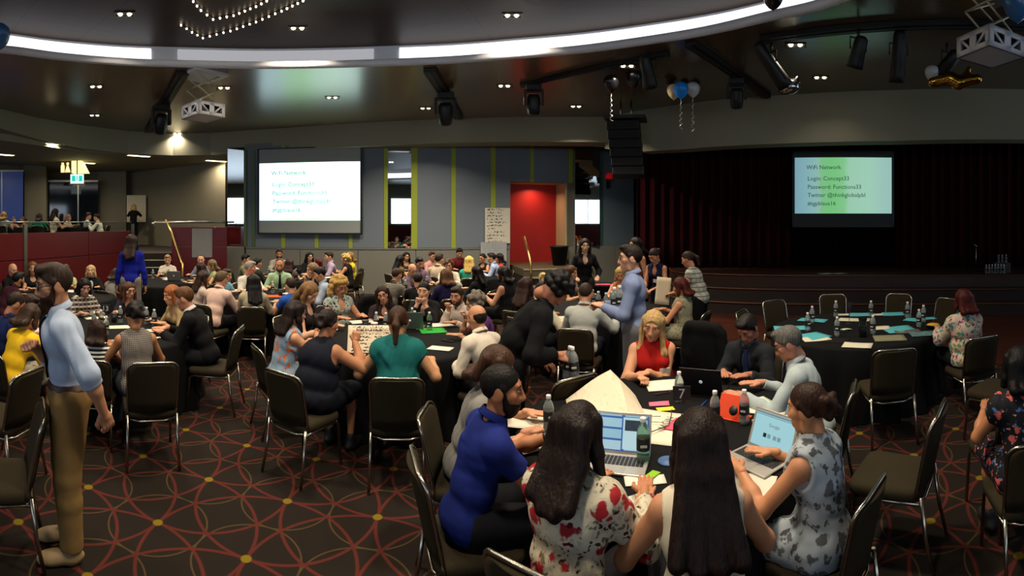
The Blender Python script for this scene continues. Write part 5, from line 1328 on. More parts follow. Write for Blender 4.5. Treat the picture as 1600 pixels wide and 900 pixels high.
# ---- table 7
number_sign(1065,665,'7','black table number sign reading 7 on the nearest table')
bottle(1117,664,'upright water bottle right of the number 7 sign','T1'); bottle(1163,662,'water bottle in front of the orange tablet','T1'); bottle(1061,628,'water bottle right behind the number 7 sign','T1'); bottle(857,672,'water bottle beside the crossed wrist of the blue polo man','T1'); bottle(1005,722,'greenish water bottle standing against the floral woman\'s laptop','T1',green=True,sc=1.1)
def crumple(label,px,py,pts,m):
    """big sheet given by a coarse grid of heights"""
    pass
def big_sheet():
    o=None; p=at(938,dof(690,TZ),TZ); q=MB(); W,H=.5,.55
    ridge=lambda u,v: .2*max(0,min(u/(.70+.12*(.5-v)),(1-u)/(.30-.12*(.5-v))))**.9*(.25+.75*min(1,v*1.25))
    def fn(u,v):
        return ((u-.5)*W,(v-.42)*H*(.92),.006+ridge(u,v)+.006*math.sin(u*9+v*4)*v)
    q.sheet(fn,11,9,smooth=False,thick=.0015); o=q.build('flip_sheet',m_sheet('sheet_tent','#c6baa2','#bbb098',6,.6)); o.location=at(948,dof(648,TZ),TZ); o.rotation_euler=(0,0,-az(955)+.15); tag(o,'large cream flip sheet propped up like a tent on the nearest table','paper sheet')
big_sheet()
def drawn(px,py,w,h,rot,label):
    o=paper(px,py,w,h,rot,'#cbc2ac',label,curl=.012,name='drawn_sheet'); im=mat('marker_ink','#2a2420',.8,var=0)
    t=text('NOW',.075,im,o,(.02,.13,.02),(0,0,math.pi+1.45),'marker_lettering'); 
    q=MB(); q.tube([(-.16,-.2,.018),(-.02,-.12,.02),(.06,0,.021),(.04,.16,.02),(.02,.25,.017)],.003,5); q.tube([(-.1,.02,.02),(.02,.03,.02)],.002,5); q.tube([(-.12,.1,.02),(-.02,.12,.02)],.002,5); q.build('marker_line',im,o); return o
drawn(1030,668,.36,.46,-.25,'cream sheet with marker drawing reading NOW left of the number 7 sign')
paper(1040,603,.30,.22,.2,'#cfc8b6','white papers under the red woman\'s forearms'); paper(1050,602,.075,.075,.4,'#e0526a','small pink sticky note by the red woman\'s wrist',curl=.004,name='sticky_note'); paper(1030,632,.14,.07,.1,'#d9637b','pink card below the red woman\'s hand'); paper(1040,640,.12,.06,.3,'#d8c23a','yellow card beside the red woman\'s hand')
paper(1080,668,.28,.20,-.35,'#d9566f','large pink paper beside the upright water bottle'); paper(1125,708,.12,.20,.5,'#d9566f','pink paper peeking out behind the open silver laptop')
paper(1008,752,.20,.085,.15,'#d3cbb8','white card before the floral woman\'s laptop'); paper(1000,782,.12,.09,.5,'#d3cbb8','white paper corner at the near table edge'); paper(840,690,.30,.24,.5,'#c9c2b0','printed leaflet below the blue polo man\'s arms',m=m_sheet('leaflet','#c5bfae','#5f665a',5,.5,ax=1)); paper(822,660,.24,.2,-.2,'#c9c2b0','white worksheet at the table edge near the polo man')
paper(1180,630,.22,.16,.5,'#b9c9b4','pale green paper under the suited man\'s hand'); paper(1200,640,.26,.2,-.3,'#d2cab6','open booklet under the grey-haired man\'s arm'); paper(1150,645,.16,.10,-.9,'#c79a7c','peach card beneath the orange tablet')
o=empty('notebook',at(1227,dof(690,TZ),TZ),-az(1227)+.05,'spiral notebook with printed cover in front of the leaf-dress woman','notebook')
q=MB(); q.box((-.09,-.12,.002),(.09,.12,.012)); q.build('cover',m_sheet('notebook_cover','#cdbfa0','#8b8672',4,.5,ax=1),o)
q=MB(); 
for k in range(22): q.tube([(-.092,-.11+k*.0105,.012),(-.097,-.11+k*.0105,.007),(-.092,-.11+k*.0105,.002)],.0012,4)
q.build('spiral',M_steel,o)
o=empty('notebook',at(1165,dof(755,TZ),TZ),-az(1165)-.25,'spiral pad under the open silver laptop','notebook'); q=MB(); q.box((-.13,-.10,.001),(.14,.09,.003)); q.build('cover',pmat('#c8c2b2'),o); q=MB()
for k in range(20): q.tube([(-.12+k*.0125,-.102,.003),(-.12+k*.0125,-.106,.001)],.0012,4)
q.build('spiral',M_blk,o)
FEED=m_screen('screen_feed','feed',.75); SEARCH=m_screen('screen_search','page',.8); TEAL=m_screen('screen_teal','page',.25)
def ex_feed(lid,R,hin,w,d):
    im=mat('feed_photo','#2c3a4a',.5,var=.8,scale=60,emit=.25)
    q=MB(); q.box((.01,-.0022,d*.56),(.11,-.0013,d*.82),R,hin); q.build('feed_picture',im,lid)
    q=MB(); q.box((.0,-.0018,d*.12),(.118,-.00125,d*.88),R,hin); q.build('feed_panel',emis('feed_white','#c5e6ec',.8),lid)
def ex_search(lid,R,hin,w,d):
    t=text('Google',.026,mat('logo_ink','#5a6f86',.6,var=.4,scale=60),lid,tuple(R@V3(-.035,-.002,d*.6)+V3(*hin)),(math.pi/2-RAD(15),0,0),'page_logo')
    for k,x in enumerate((-.06,-.03,.01,.04)):
        q=MB(); q.box((x,-.0022,d*.32),(x+.022,-.0013,d*.42),R,hin); q.build('page_tile',mat('tile_dark','#101820',.5) if k==0 else emis('tile_pale','#8fb9c4',.6),lid)
    q=MB(); q.box((-w*.45,-.002,d*.87),(w*.45,-.0013,d*.92),R,hin); q.build('page_toolbar',emis('bar_grey','#8fa9b0',.6),lid)
laptop(965,728,192,'silver laptop with a news feed on screen before the floral blouse woman',FEED,open_=108,extras=ex_feed)
laptop(1180,722,222,'silver laptop with a search page before the long-haired woman',SEARCH,open_=112,extras=ex_search)
laptop(1205,672,262,'thin laptop seen from its side left of the leaf-dress woman',TEAL,open_=104,w=.29)
laptop(1103,610,15,'black laptop with glowing emblem open before the man in the dark suit',None,'#16161a',108)
# orange tablet case
o=empty('tablet',at(1143,dof(655,TZ),TZ),-az(1143)-.5,'tablet in a bright orange stand case on the nearest table','tablet'); om=mat('case_orange','#d0401a',.5)
q=MB(); q.box((-.1,0,0),(.1,.008,.15),rx(-.45),(0,-.02,.006),0,.003); q.build('case',om,o)
q=MB(); q.box((-.1,-.01,.001),(.1,.12,.007),None,(0,-.02,0),0,.002); q.build('cover_flap',om,o)
q=MB(); q.lathe([(.03,0),(.03,.003),(0,.003)],16,(0,0,0)); x=q.build('camera_window',M_blk,o); x.location=(0.03,-.03,.07); x.rotation_euler=(math.pi/2-.45,0,0)
o=empty('lens_cap',at(1043,dof(722,TZ),TZ),0,'small blue round lid lying on the black cloth','lid'); q=MB(); q.lathe([(.05,0),(.052,.004),(.05,.01),(.0,.012)],20); q.build('disc',mat('lid_blue','#3d5f8c',.5),o)
pen(1036,616,.5,'dark purple marker held over the paper by the red woman','#3a1430'); pen(1100,632,1.2,'blue highlighter lying beside the black laptop','#1c4a9a')
paper(1018,745,.1,.05,1.,'#7fb02c','lime green card under the greenish bottle')
# ---- table in the middle
for k,(x,y,g) in enumerate(((588,516,0),(603,517,0),(644,508,1),(648,514,1),(671,516,1))): bottle(x,y,'water bottle on the middle table among the papers','T2',green=bool(g),group='bottles on the middle table')
laptop(643,512,8,'grey-green laptop opened before the woman resting her chin',None,'#6f8178',104); cup(571,515,'black paper cup on the middle table'); cup(585,519,'red and white paper cup on the middle table','#a8452f')
sh=paper(578,522,.5,.34,.05,'#bfae98','large written NEED TO KNOW sheet held at the middle table',m=m_sheet('sheet_need','#c4b49c','#4a3c34',9,.52,ax=1),curl=.02); text('NEED TO KNOW',.05,mat('marker_ink','#2a2420'),sh,(-.17,.09,.03),(0,0,0),'marker_lettering'); sh.location=at(583,4.78,.835); sh.rotation_euler=(.8,0,-az(583))
paper(676,517,.3,.26,.2,'#2f9a3a','bright green folder on the middle table',name='folder',cat='folder'); paper(690,508,.28,.2,.3,'#cfc9ba','white papers on the green folder'); paper(688,545,.24,.15,-.4,'#cfc9ba','white sheet near the teal woman\'s elbow'); paper(565,503,.3,.2,.3,'#cfc9ba','open magazine before the curly blonde woman'); phone(700,533,1.0,'black phone on the middle table edge'); pen(660,515,.3,'lime highlighter on the green folder','#9fd02a')
# ---- table 13
number_sign(165,507,'13','black table number sign reading 13')
for x,y in ((188,505),(147,516),(158,512),(166,524),(229,507),(241,511)): bottle(x,y,'water bottle on the table with the number 13 sign','T3',group='bottles on table thirteen')
cup(178,503,'black coffee cup behind the bottles on table thirteen'); mug_glass(160,519,'clear glass beside the bottles on table thirteen')
for x,y,w_,h_,r,l in ((185,512,.4,.14,.1,'white agenda sheet in the middle of table thirteen'),(170,535,.36,.18,.0,'white sheet with a pen at the near edge of table thirteen'),(252,517,.34,.12,.1,'white sheet before the suited man'),(150,497,.3,.15,.3,'white sheet before the plaid shirt woman'),(250,528,.12,.08,.5,'small cream card near the suited man')): paper(x,y,w_,h_,r,'#d2c9a8',l)
pen(172,534,.1,'blue pen on the near sheet of table thirteen','#1c3a8a')
# ---- empty table before the stage
teal='#4fa3ac'
for k,(x,y,w_,h_,r,c,l) in enumerate(((1237,513,.42,.22,.1,teal,'teal folder at the left rim of the empty table'),(1270,501,.36,.2,-.3,teal,'teal folder behind two bottles on the empty table'),(1268,526,.34,.3,.6,teal,'teal folder under the white booklet'),(1345,492,.3,.24,.0,teal,'teal folder before the middle empty chair'),(1395,491,.3,.24,.1,teal,'teal folder before the right empty chair'),
  (1405,515,.36,.3,.4,teal,'teal folder right of the glass jug'),(1428,500,.24,.2,-.3,teal,'teal folder near the right bottles'),(1450,498,.2,.16,.3,teal,'teal folder close to the floral woman'))): paper(x,y,w_,h_,r,c,l,name='folder',cat='folder')
for x,y,w_,h_,r,l in ((1275,530,.30,.2,.3,'white booklet at the near left rim of the empty table'),(1335,500,.40,.2,-.1,'cream paper in the middle of the empty table'),(1318,492,.16,.12,.2,'small cream card by the far chair'),(1373,492,.14,.12,0,'small cream card between the far chairs'),(1378,513,.2,.16,.2,'cream paper right of the jug'),(1340,540,.3,.2,-.15,'white booklet at the near rim of the empty table')): paper(x,y,w_,h_,r,'#c9c3ac',l)
paper(1418,518,.3,.2,.2,'#6a4a44','glossy brown brochure on the empty table',m=print_mat('brochure','#4a4038',[('#8a5a4a',3,.4),('#3a6a72',4,.4)],20)); paper(1445,522,.34,.24,.25,'#44606a','glossy teal brochure on the empty table',m=print_mat('brochure_teal','#3b5a64',[('#7ab0b4',3,.4),('#5a3a44',4,.35)],22))
laptop(1375,533,5,'closed olive grey laptop on the near rim of the empty table',None,'#6c6a55',179) if False else paper(1390,530,.34,.24,.15,'#77755c','closed olive grey laptop on the near rim of the empty table',name='laptop',cat='laptop',curl=0,th=.015)
paper(1305,532,.30,.22,-.2,'#17120f','black clipboard at the near rim of the empty table',name='clipboard',cat='clipboard',curl=0)
for k,(x,y,l) in enumerate(((1262,517,'front left bottle of the left pair on the empty table'),(1269,505,'rear bottle of the left pair on the empty table'),(1306,495,'far bottle behind the middle of the empty table'),(1308,525,'near bottle left of the glass jug'),(1361,495,'bottle by the second far chair'),(1364,522,'bottle just right of the glass jug'),(1418,497,'far right bottle on the empty table'),(1436,511,'front bottle of the right pair'),(1443,503,'rear bottle of the right pair'))): bottle(x,y,'water bottle, '+l,'T11',group='bottles on the empty table')
jug(1348,526,'glass jug with a dark band on the empty table'); number_sign(1326,506,'9','small black table number stand on the empty table') if False else None
o=empty('name_stand',at(1327,dof(506,TZ),TZ),-az(1327),'thin black card stand in the middle of the empty table','stand'); q=MB(); q.lathe([(.04,0),(.04,.004),(.008,.008)],16); q.build('foot',M_blk,o); q=MB(); q.tube([(0,0,.006),(0,0,.26)],.004,6); q.build('stem',M_blk,o); q=MB(); q.box((-.03,-.002,.2),(.03,.002,.27)); q.build('card',M_blk,o)
o=empty('snack_bowl',at(1458,dof(513,TZ),TZ),0,'black bowl with yellow snacks beside the floral woman','bowl'); q=MB(); q.lathe([(.04,0),(.06,.004),(.1,.05),(.095,.052),(.055,.012)],20); q.build('bowl',M_blk,o); q=MB(); q.lathe([(.085,.04),(.06,.055),(0,.06)],14); q.build('snacks',mat('snack_yellow','#b9922a',.7,var=.4,scale=60),o)
paper(1322,516,.12,.09,.5,'#b9c39a','pale green name card near the jug',curl=.02); phone(1316,517,.9,'black phone left of the glass jug')
# ---- table of the standing man
for x,y in ((926,481),(935,484),(947,487),(956,484),(966,480),(975,483)): bottle(x,y,'water bottle before the standing man with bottles','T9',group='bottles before the standing man',sc=1.25)
paper(868,497,.3,.2,.1,'#c9c3b2','white notepad before the white shirt man'); paper(1010,500,.25,.18,.3,'#c9c3b2','white papers before the red-haired woman'); cup(860,500,'dark cup beside the notepad')
paper(990,490,.28,.2,.3,'#bcae96','cream handout at the far side of that table'); phone(1020,495,.4,'black phone before the red-haired woman')
# ---- the other tables
def spread_things(key,n,seed,label):
    r=random.Random(seed); cx,cy,R,bz=TABLES[key]
    for k in range(n):
        a=r.uniform(0,6.28); q=r.uniform(.35,.8)*R; x,y=cx+q*math.cos(a),cy+q*math.sin(a); d=math.hypot(x,y); px=800+760*math.atan2(x,y); py=347+760*(CAMZ-TZ-bz)/d
        if k%2==0: bottle(px,py,'small water bottle '+label,key,z=TZ+bz,group='bottles '+label,d=d)
        else: 
            o=paper(px,py,.3,.21,r.uniform(0,3),'#cfc7b0','white sheet of paper '+label,z=TZ,group='papers '+label); o.location=(x,y,TZ+bz)
for key,n,l in (('T4',8,'on the table beside the red balustrade'),('T5',8,'on the table below the stairs'),('T6',10,'on the table of the green shirt man'),('T7',8,'on the back table under the big screen'),('T8',10,'on the table behind the chin-resting woman'),('T10',8,'on the back table left of the red alcove')): spread_things(key,n,len(key)*7+n+ord(key[-1]),l)
laptop(275,438,20,'silver laptop with glowing emblem before the woman in white below the stairs',None,'#9b9a92',105); laptop(458,427,-30,'black laptop open on the back table under the screen',None,'#16161a',105)
cup(438,462,'dark cup before the green shirt man'); paper(425,463,.3,.25,.1,'#b8502a','orange folder on the table of the green shirt man',name='folder',cat='folder')

# ------------------------------------------------------------------ bags, coats, stage clutter
def jacket_on_chair(px,d,face,label,m,h=.9):
    th=-(az(px)+RAD(face)); pr=[E((0,-.27,.66),(.24,.075,.24)),C((-.17,-.27,.84),(.17,-.27,.84),.06,.06),C((-.22,-.25,.78),(-.25,-.27,.4),.06,.05),C((.22,-.25,.78),(.25,-.27,.42),.06,.05),E((0,-.29,.45),(.22,.06,.22))]
    V,Q=sdf(pr,.016,k=.06,noise=(.006,30,px)); o=link('draped_jacket',npmesh('draped_jacket',V,Q),m); o.location=at(px,d,0); o.rotation_euler=(0,0,th); return tag(o,label,'jacket')
jb=cloth('#0c0c0d')
def lone_chair(px,d,face,label,sc=1.,group='empty banquet chairs'): return add_chair(at(px,d),-(az(px)+RAD(face)),label,sc,group=group)
def toward(px,d,key):
    x,y,_=at(px,d); cx,cy,_,_=TABLES[key]; return math.degrees(math.atan2(cx-x,cy-y)-az(px))
for px,d,l in ((1190,6.05,'empty brown banquet chair, leftmost at the empty table'),(1227,6.75,'empty brown banquet chair, second from left at the empty table'),(1305,7.25,'empty brown banquet chair behind the far middle bottle of the empty table'),(1397,7.3,'empty brown banquet chair behind the far right bottle of the empty table'),(1463,6.9,'empty brown banquet chair just left of the red-haired floral woman'),(1385,4.55,'empty dark banquet chair at the near rim of the empty table, seen from behind')): lone_chair(px,d,toward(px,d,'T11'),l)
lone_chair(1400,3.0,-75,'empty olive banquet chair right of the leaf-dress woman, seen from the side'); lone_chair(1562,4.5,-60,'empty banquet chair behind the dark-haired woman at the right edge'); lone_chair(1577,3.35,-28,'empty dark banquet chair with its back to the camera at the right edge'); lone_chair(1118,5.6,30,'banquet chair with a black jacket behind the suited man'); lone_chair(868,3.75,-35,'empty banquet chair beside the person carrying bottles')
lone_chair(4,3.85,-50,'empty banquet chair at the left edge with its back turned'); lone_chair(-4,2.95,-88,'empty banquet chair in front of the bearded man\'s legs'); lone_chair(571,7.6,-30,'banquet chair with a black coat behind the curly blonde woman'); lone_chair(292,9.0,10,'banquet chair with a black jacket below the stairs')
jacket_on_chair(1118,5.6,30,'black jacket hung over a chair behind the suited man',jb); jacket_on_chair(292,9.0,10,'black jacket hung over a chair below the stairs',jb); jacket_on_chair(571,7.6,-30,'black coat bundled over a chair near the wall',jb)
# red bag
o=empty('tote_bag',at(985,5.0),-az(985)+.3,'red bag with a white strap on the floor under a chair','bag'); q=MB(); q.box((-.24,-.12,0),(.24,.12,.28),None,(0,0,0),0,.05); q.build('bag_body',mat('bag_red','#a3261c',.6),o); q=MB(); q.box((-.06,-.13,.0),(-.01,-.118,.30),ry(.15)); q.build('strap',pmat('#c8c4ba'),o); q=MB(); q.tube([(-.12,0,.27),(-.08,0,.36),(.08,0,.36),(.12,0,.27)],.012,6); q.build('handle',mat('bag_red_dark','#6e1510',.6),o)
# stage clutter
for px,l in ((1290,'loose white papers lying on the stage edge, left pile'),(1312,'loose white papers lying on the stage edge, right pile')):
    o=paper(px,0 if False else 428,.32,.24,.2+px*.01,'#8f8f88',l,z=.8); o.location=at(px,11.3,.8)
o=empty('microphone_stand',at(1525,11.6,.8),0,'thin black microphone stand on the right of the stage','microphone stand'); q=MB(); q.lathe([(.14,0),(.14,.015),(.02,.03)],18); q.build('base',M_blk,o); q=MB(); q.tube([(0,0,.02),(0,0,.62)],.01,6); q.build('pole',M_steel,o); q=MB(); q.tube([(0,-.03,.62),(0,.05,.66)],[.018,.024],8); q.build('microphone',mat('mic_silver','#8a8a88',.35,.7),o)
for i in range(14):
    px=1541+ (i%7)*4.6; d=11.35+.12*(i//7); bottle(px,0,'water bottle in the cluster on the stage edge',z=.8,d=d,group='bottles on the stage',sc=.95)
for i in range(3):
    bottle(1560+i*6,0,'water bottle on the tray behind the stage bottle cluster',z=.8+.23,d=11.6,group='bottles on the stage tray',sc=.9)
o=empty('bottle_tray',at(1566,11.6,.8),-az(1566),'low box tray holding bottles on the stage','tray'); q=MB(); q.box((-.2,-.1,0),(.2,.1,.23),None,(0,0,0),0,.01); q.build('box',mat('tray_grey','#3a3a3a',.7),o)
# trestle with pink sheet near the standing woman
o=empty('side_table',at(945,9.6),-az(945)-.1,'small black-clothed side table with pink paper by the wall','table'); q=MB(); q.box((-.5,-.3,.70),(.5,.3,.76)); q.build('tabletop',M_wood,o); q=MB(); q.box((-.52,-.32,.0),(.52,.32,.7),None,(0,0,0),0,.02); q.box((-.52,-.32,.69),(.52,.32,.775)); q.build('cloth_cover',M_cloth,o)
paper(943,0 if False else 447,.3,.2,.2,'#d8506a','pink paper on the small side table',z=.776).location=at(943,9.5,.776)
paper(1000,450,.1,.1,0,'#ccc4b0','crumpled flip sheet held upright by the navy top woman',z=TZ) if False else None
# ------------------------------------------------------------------ the people
BLK='#141416'; BRN='#3a2618'; DBR='#21150e'; BLD='#b08d52'; GRY='#77736c'; RED_='#4e1a12'; GIN='#8a4a22'
FLW=print_mat('print_rose','#b9b09a',[('#5c6650',2.6,.33),('#a8a08c',3.2,.4),('#2c2623',2.2,.22),('#8e1c22',1.05,.36),('#4a0f14',2.0,.22)],9)
LEAF=print_mat('print_leaf','#9ba4a9',[('#55585a',1.1,.42),('#4a4c4d',1.6,.33)],11)
TROP=print_mat('print_tropical','#c2ab98',[('#3f8a86',1.2,.38),('#5f8a4a',1.6,.34),('#8a3a6a',1.4,.3),('#23282c',1.9,.24)],10)
NIGHT=print_mat('print_night','#14161c',[('#c0584e',1.0,.36),('#44689a',1.4,.26),('#d08a7a',2.2,.2)],12)
ORNG=print_mat('print_orange','#7d94a8',[('#c4601f',1.2,.36),('#8a3512',2.4,.2)],11)
PLAID=stripe_mat('plaid_dark','#241d1b','#a59c90',16,2,.62,True,'#6a6058'); PLAIDL=stripe_mat('plaid_light','#a9a898','#5a6266',14,2,.75,True,'#6d7268')
STRP=stripe_mat('stripe_grey','#8d8778','#26241f',38,2,.5); BWST=stripe_mat('stripe_bw','#14161a','#c9cdc6',24,2,.55); SPOT=print_mat('print_spot','#8d8a70',[('#2c3026',3.5,.34)],14)
GEO=stripe_mat('weave_grey','#6f6761','#3a3533',60,2,.5,True,'#8d857c'); WFLOR=print_mat('print_white_floral','#9aa39a',[('#1a1d1c',1.6,.36)],13); CAMO=print_mat('print_camo','#b8b09a',[('#2e3a2c',2,.35)],12); ZIG=stripe_mat('zig','#2a2522','#a59c8d',40,0,.5)
def P(who,label,px,hy,d,tb=None,face=None,**k):
    if face is None and tb: face=toward(px,d,tb)
    return person(who,label,px,hy,d,face,**k)
# -- standing bearded man
P('bearded man','bearded man with glasses standing in a pale blue shirt and tan chinos',84,412,2.95,face=-94,sit=False,hair=('quiff','#33241a'),sk='#b5805e',beard=('full','#3c2213'),glasses=True,top=('roll','#a4b2c6'),tie='#101013',bot=('trousers','#7a6038'),belt='#3a1d12',lean=7,head=(-4,10,0),R=(.05,.22,1.23,(0,.6,1),(-.8,.35,.25)),rp='fist',L=(-.25,-.17,.92,(-.9,-.3,0)),wt=1.06)
# -- table 7, clockwise
P('rose-print blouse woman','woman with straight dark hair and white rose-print blouse at the near laptop',905,627,1.95,'T1',fem=True,hair=('straight','#1c120d'),hairlen=.27,sk='#a8704e',top=('loose',FLW),neck='crew',head=(6,10,0),lean=10,R=(.17,.44,.79),L=(-.12,.42,.79),lp='flat',rp='flat',wt=1.08)
P('long-haired woman in cream','woman with very long dark hair and cream sleeveless top at the near rim',1093,640,1.87,'T1',fem=True,hair=('long','#1d110c'),hairlen=.42,sk='#b07a58',top=('none','#c6bba4'),neck='scoop',head=(0,12,0),lean=10,L=(-.22,.36,.79),R=(.2,.38,.79),wt=1.05)
P('leaf-dress woman','woman with pinned-up brown hair and grey leaf-print dress typing on a laptop',1262,598,2.32,'T1',face=-62,fem=True,hair=('up','#2a170e'),sk='#b07a56',top=('dress',LEAF),neck='scoop',head=(-4,10,0),lean=7,L=(-.14,.42,.79),R=(.12,.38,.80),lp='flat',wt=1.02)
P('grey-haired man with glasses','grey-haired man in glasses, pale grey shirt and dark tie leaning over the table',1232,512,3.5,'T1',face=-78,hair=('short','#56544f'),sk='#b07a60',glasses=True,top=('shirt','#98a4a6'),tie='#1c2030',lean=20,head=(-8,26,0),L=(-.22,.5,.80),R=(.1,.46,.79),lp='flat',rp='flat',watch=1)
P('dark-suited man','dark-haired man in a charcoal suit with badge looking down at papers',1168,495,4.1,'T1',hair=('short','#120d0b'),sk='#a06a52',top=('jacket','#1d1f22'),neck='#3a4660',tie='#22304e',lean=12,head=(8,38,0),badge=(-.11,-.02),R=(.1,.42,.79),L=(-.12,.40,.79),lp='flat')
P('blonde woman in red','blonde woman in a sleeveless red top with badge resting her arms on the table',1020,487,4.1,'T1',fem=True,hair=('wavy','#a88a58'),hairlen=.3,sk='#c08a68',top=('none','#981814'),neck='crew',head=(14,14,-8),lean=12,badge=(-.10,.0),R=(.14,.46,.79),L=(.06,.34,.79),rp='grip',wt=1.3)
P('blue polo man','smiling bearded man in a royal blue polo shirt crossing his wrists',785,570,2.45,'T1',face=72,hair=('crop','#120d0a'),sk='#a06a48',beard=('short','#140d0a'),top=('short','#162262'),lean=16,head=(22,4,0),R=(.02,.46,.86),L=(-.10,.50,.86),watch=-1,lp='curl',rp='curl',wt=1.05)
P('woman behind the polo man','brown-haired woman in a grey top writing behind the blue polo man',776,545,2.95,'T1',fem=True,hair=('bob','#3d2618'),sk='#b98463',top=('cap','#77756f'),neck='scoop',head=(4,28,0),lean=18,rp='grip')
P('person carrying bottles','dark-haired person in a black suit with teal lanyard stooping with two bottles',868,439,3.75,face=78,sit=False,hair=('curly','#0e0b0a'),sk='#9a6448',top=('jacket','#0a0a0c'),neck='#15161a',lanyard='#2f6a78',lean=36,head=(0,62,0),R=(.16,.33,1.02,(.6,0,.8),(.3,.9,-.2)),L=(-.18,.30,.9),rp='grip',bot=('trousers','#0d0d0f'),watch=1)
# -- middle table
P('teal dress woman','woman with a ponytail and teal dress seen from behind at the middle table',622,478,4.1,'T2',fem=True,hair=('pony','#3a2416'),hairlen=.14,sk='#b5835e',top=('dresscap','#175c5a'),neck='crew',lean=14,head=(6,8,0),L=(-.34,.34,.80),R=(.30,.28,.78),wt=1.12,cdy=-.12)
P('navy top woman at the sheet','woman in a navy sleeveless top raising a pen at the middle table',512,483,4.2,'T2',face=38,fem=True,hair=('up','#1c1210'),sk='#a8724e',top=('none','#12151f'),neck='crew',lean=20,head=(6,14,0),R=(.2,.36,1.0,(.5,-.5,.5),(0,.3,1)),L=(-.1,.44,.79),rp='grip',wt=1.3,bot=('skirt','#0f1118'),cdy=-.12)
P('orange-flower dress girl','girl with glasses in a grey-blue dress with orange flowers, chin on hand',462,470,4.75,'T2',fem=True,hair=('long','#1c1310'),hairlen=.22,sk='#c08c6a',glasses=True,top=('dress',ORNG),neck='scoop',lean=14,head=(-4,10,0),R=(.08,.36,1.0,(0,-.3,1),(0,.2,1)),rp='fist',wt=1.05)
P('light brown-haired woman reading','woman with light brown hair looking down beside the girl in orange flowers',484,443,5.7,'T2',fem=True,hair=('long','#7a5a38'),hairlen=.2,sk='#c79a7a',top=('cap','#26232a'),neck='scoop',lean=12,head=(10,34,0))
P('curly blonde woman','woman with curly blonde hair and glasses in a black and white floral top',531,433,6.45,'T2',fem=True,hair=('curly','#b5904e'),hairlen=.3,sk='#bd8563',glasses=True,top=('cap',WFLOR),neck='v',lean=8,head=(-4,22,0),L=(-.2,.38,.79),wt=1.15)
P('woman with tilted head','dark-haired woman in glasses tilting her head at the middle table',598,447,6.35,'T2',fem=True,hair=('long','#2a1611'),hairlen=.26,sk='#bd8a6c',glasses=True,top=('short','#2a2226'),neck='v',lean=14,head=(14,8,16),tilt=6)
P('chin-resting woman','woman in a black cardigan and white top resting her chin on both hands',662,440,6.3,'T2',fem=True,hair=('pony','#120d0c'),hairlen=.1,sk='#c6977a',top=('loose','#17161a'),neck='v',lean=12,head=(0,6,-4),L=(-.06,.26,1.03,(0,-.6,.2),(.25,0,1)),R=(.06,.26,1.03,(0,-.6,.2),(-.25,0,1)),lp='fist',rp='fist')
P('goateed man','brown-haired bearded man in a pale shirt holding his hand to his mouth',714,448,6.1,'T2',hair=('short','#2e2018'),sk='#b07c5e',beard=('short','#3a2618'),top=('shirt','#b5a79c'),neck='collar',lean=14,head=(-10,8,0),R=(.02,.32,1.02,(0,-.5,.6),(0,.1,1)),rp='fist',watch=1)
P('grey curly-haired woman','woman with short grey curls and purple top leaning on her hand',742,458,5.4,'T2',fem=True,hair=('curly','#6d6458'),sk='#b98866',top=('cap','#4a2a5a'),neck='scoop',lean=18,head=(0,20,0),L=(-.2,.42,.79),R=(.05,.3,1.0,(0,-.3,1),(0,.2,1)),rp='fist')
P('balding man in white','balding dark-haired man in a white shirt turned over his tablet',745,477,4.55,'T2',face=-40,hair=('tonsure','#221710'),sk='#b5805e',top=('shirt','#c9bfae'),lean=16,head=(-6,14,0),L=(-.12,.36,.74),R=(.14,.34,.74))
# -- table 13
P('grey patterned top woman','woman with dark hair up and a grey patterned sleeveless top at table thirteen',210,471,4.5,'T3',fem=True,hair=('up','#17100d'),sk='#a8724e',top=('none',GEO),neck='crew',lean=14,head=(0,18,0),L=(-.2,.42,.79),R=(.18,.42,.79),bot=('trousers','#2b3038'),chair=False)
lone_chair(234,4.15,-6,'brown banquet chair behind the woman in the grey patterned top',group='banquet chairs')
P('ginger-haired suited man','light brown-haired man in a black suit and white collar at table thirteen',288,449,5.35,'T3',hair=('short','#5a3a20'),sk='#b98060',top=('jacket','#101012'),neck='#cfcac2',lean=24,head=(0,20,0),R=(.1,.5,.8),L=(-.12,.46,.79),cdy=-.1)
P('ginger woman in beige','ginger-haired person in a beige top beside the suited man',268,446,6.0,'T3',fem=True,hair=('bob','#94552a'),sk='#c08c6a',top=('elbow','#a08a62'),neck='scoop',lean=18,head=(0,12,0))
P('glasses woman with scrunchie','brown-haired woman in glasses and dark dress looking across table thirteen',202,441,6.75,'T3',fem=True,hair=('long','#4a2f1e'),hairlen=.24,sk='#c08e70',glasses=True,top=('short','#23222c'),neck='scoop',lean=10,head=(-36,10,0))
P('plaid shirt woman','short dark-haired woman in a plaid shirt with badge at table thirteen',132,436,6.75,'T3',fem=True,hair=('bob','#14100e'),sk='#b5846a',top=('elbow',PLAID),neck='collar',lean=8,head=(0,16,0),badge=(-.1,.0),wt=1.15)
P('striped top woman','woman in a black and white striped top half hidden behind the bearded man',152,500,4.6,'T3',fem=True,hair=('bob','#2a1a12'),sk='#8f5c3e',top=('cap',BWST),neck='crew',lean=12)
P('yellow cardigan person','person in a bright yellow cardigan and patterned skirt turned away at the left',48,478,4.75,'T3',fem=True,hair=('bob','#3a2a1e'),sk='#b07c5c',top=('loose','#e0b320'),neck='crew',lean=26,head=(0,30,0),bot=('skirt',CAMO))
P('white shirt person at left','person in a white shirt bending over behind the yellow cardigan',46,462,5.6,'T3',hair=('short','#2a1c14'),sk='#b07c5c',top=('shirt','#cfc9bd'),lean=26,head=(0,30,0))
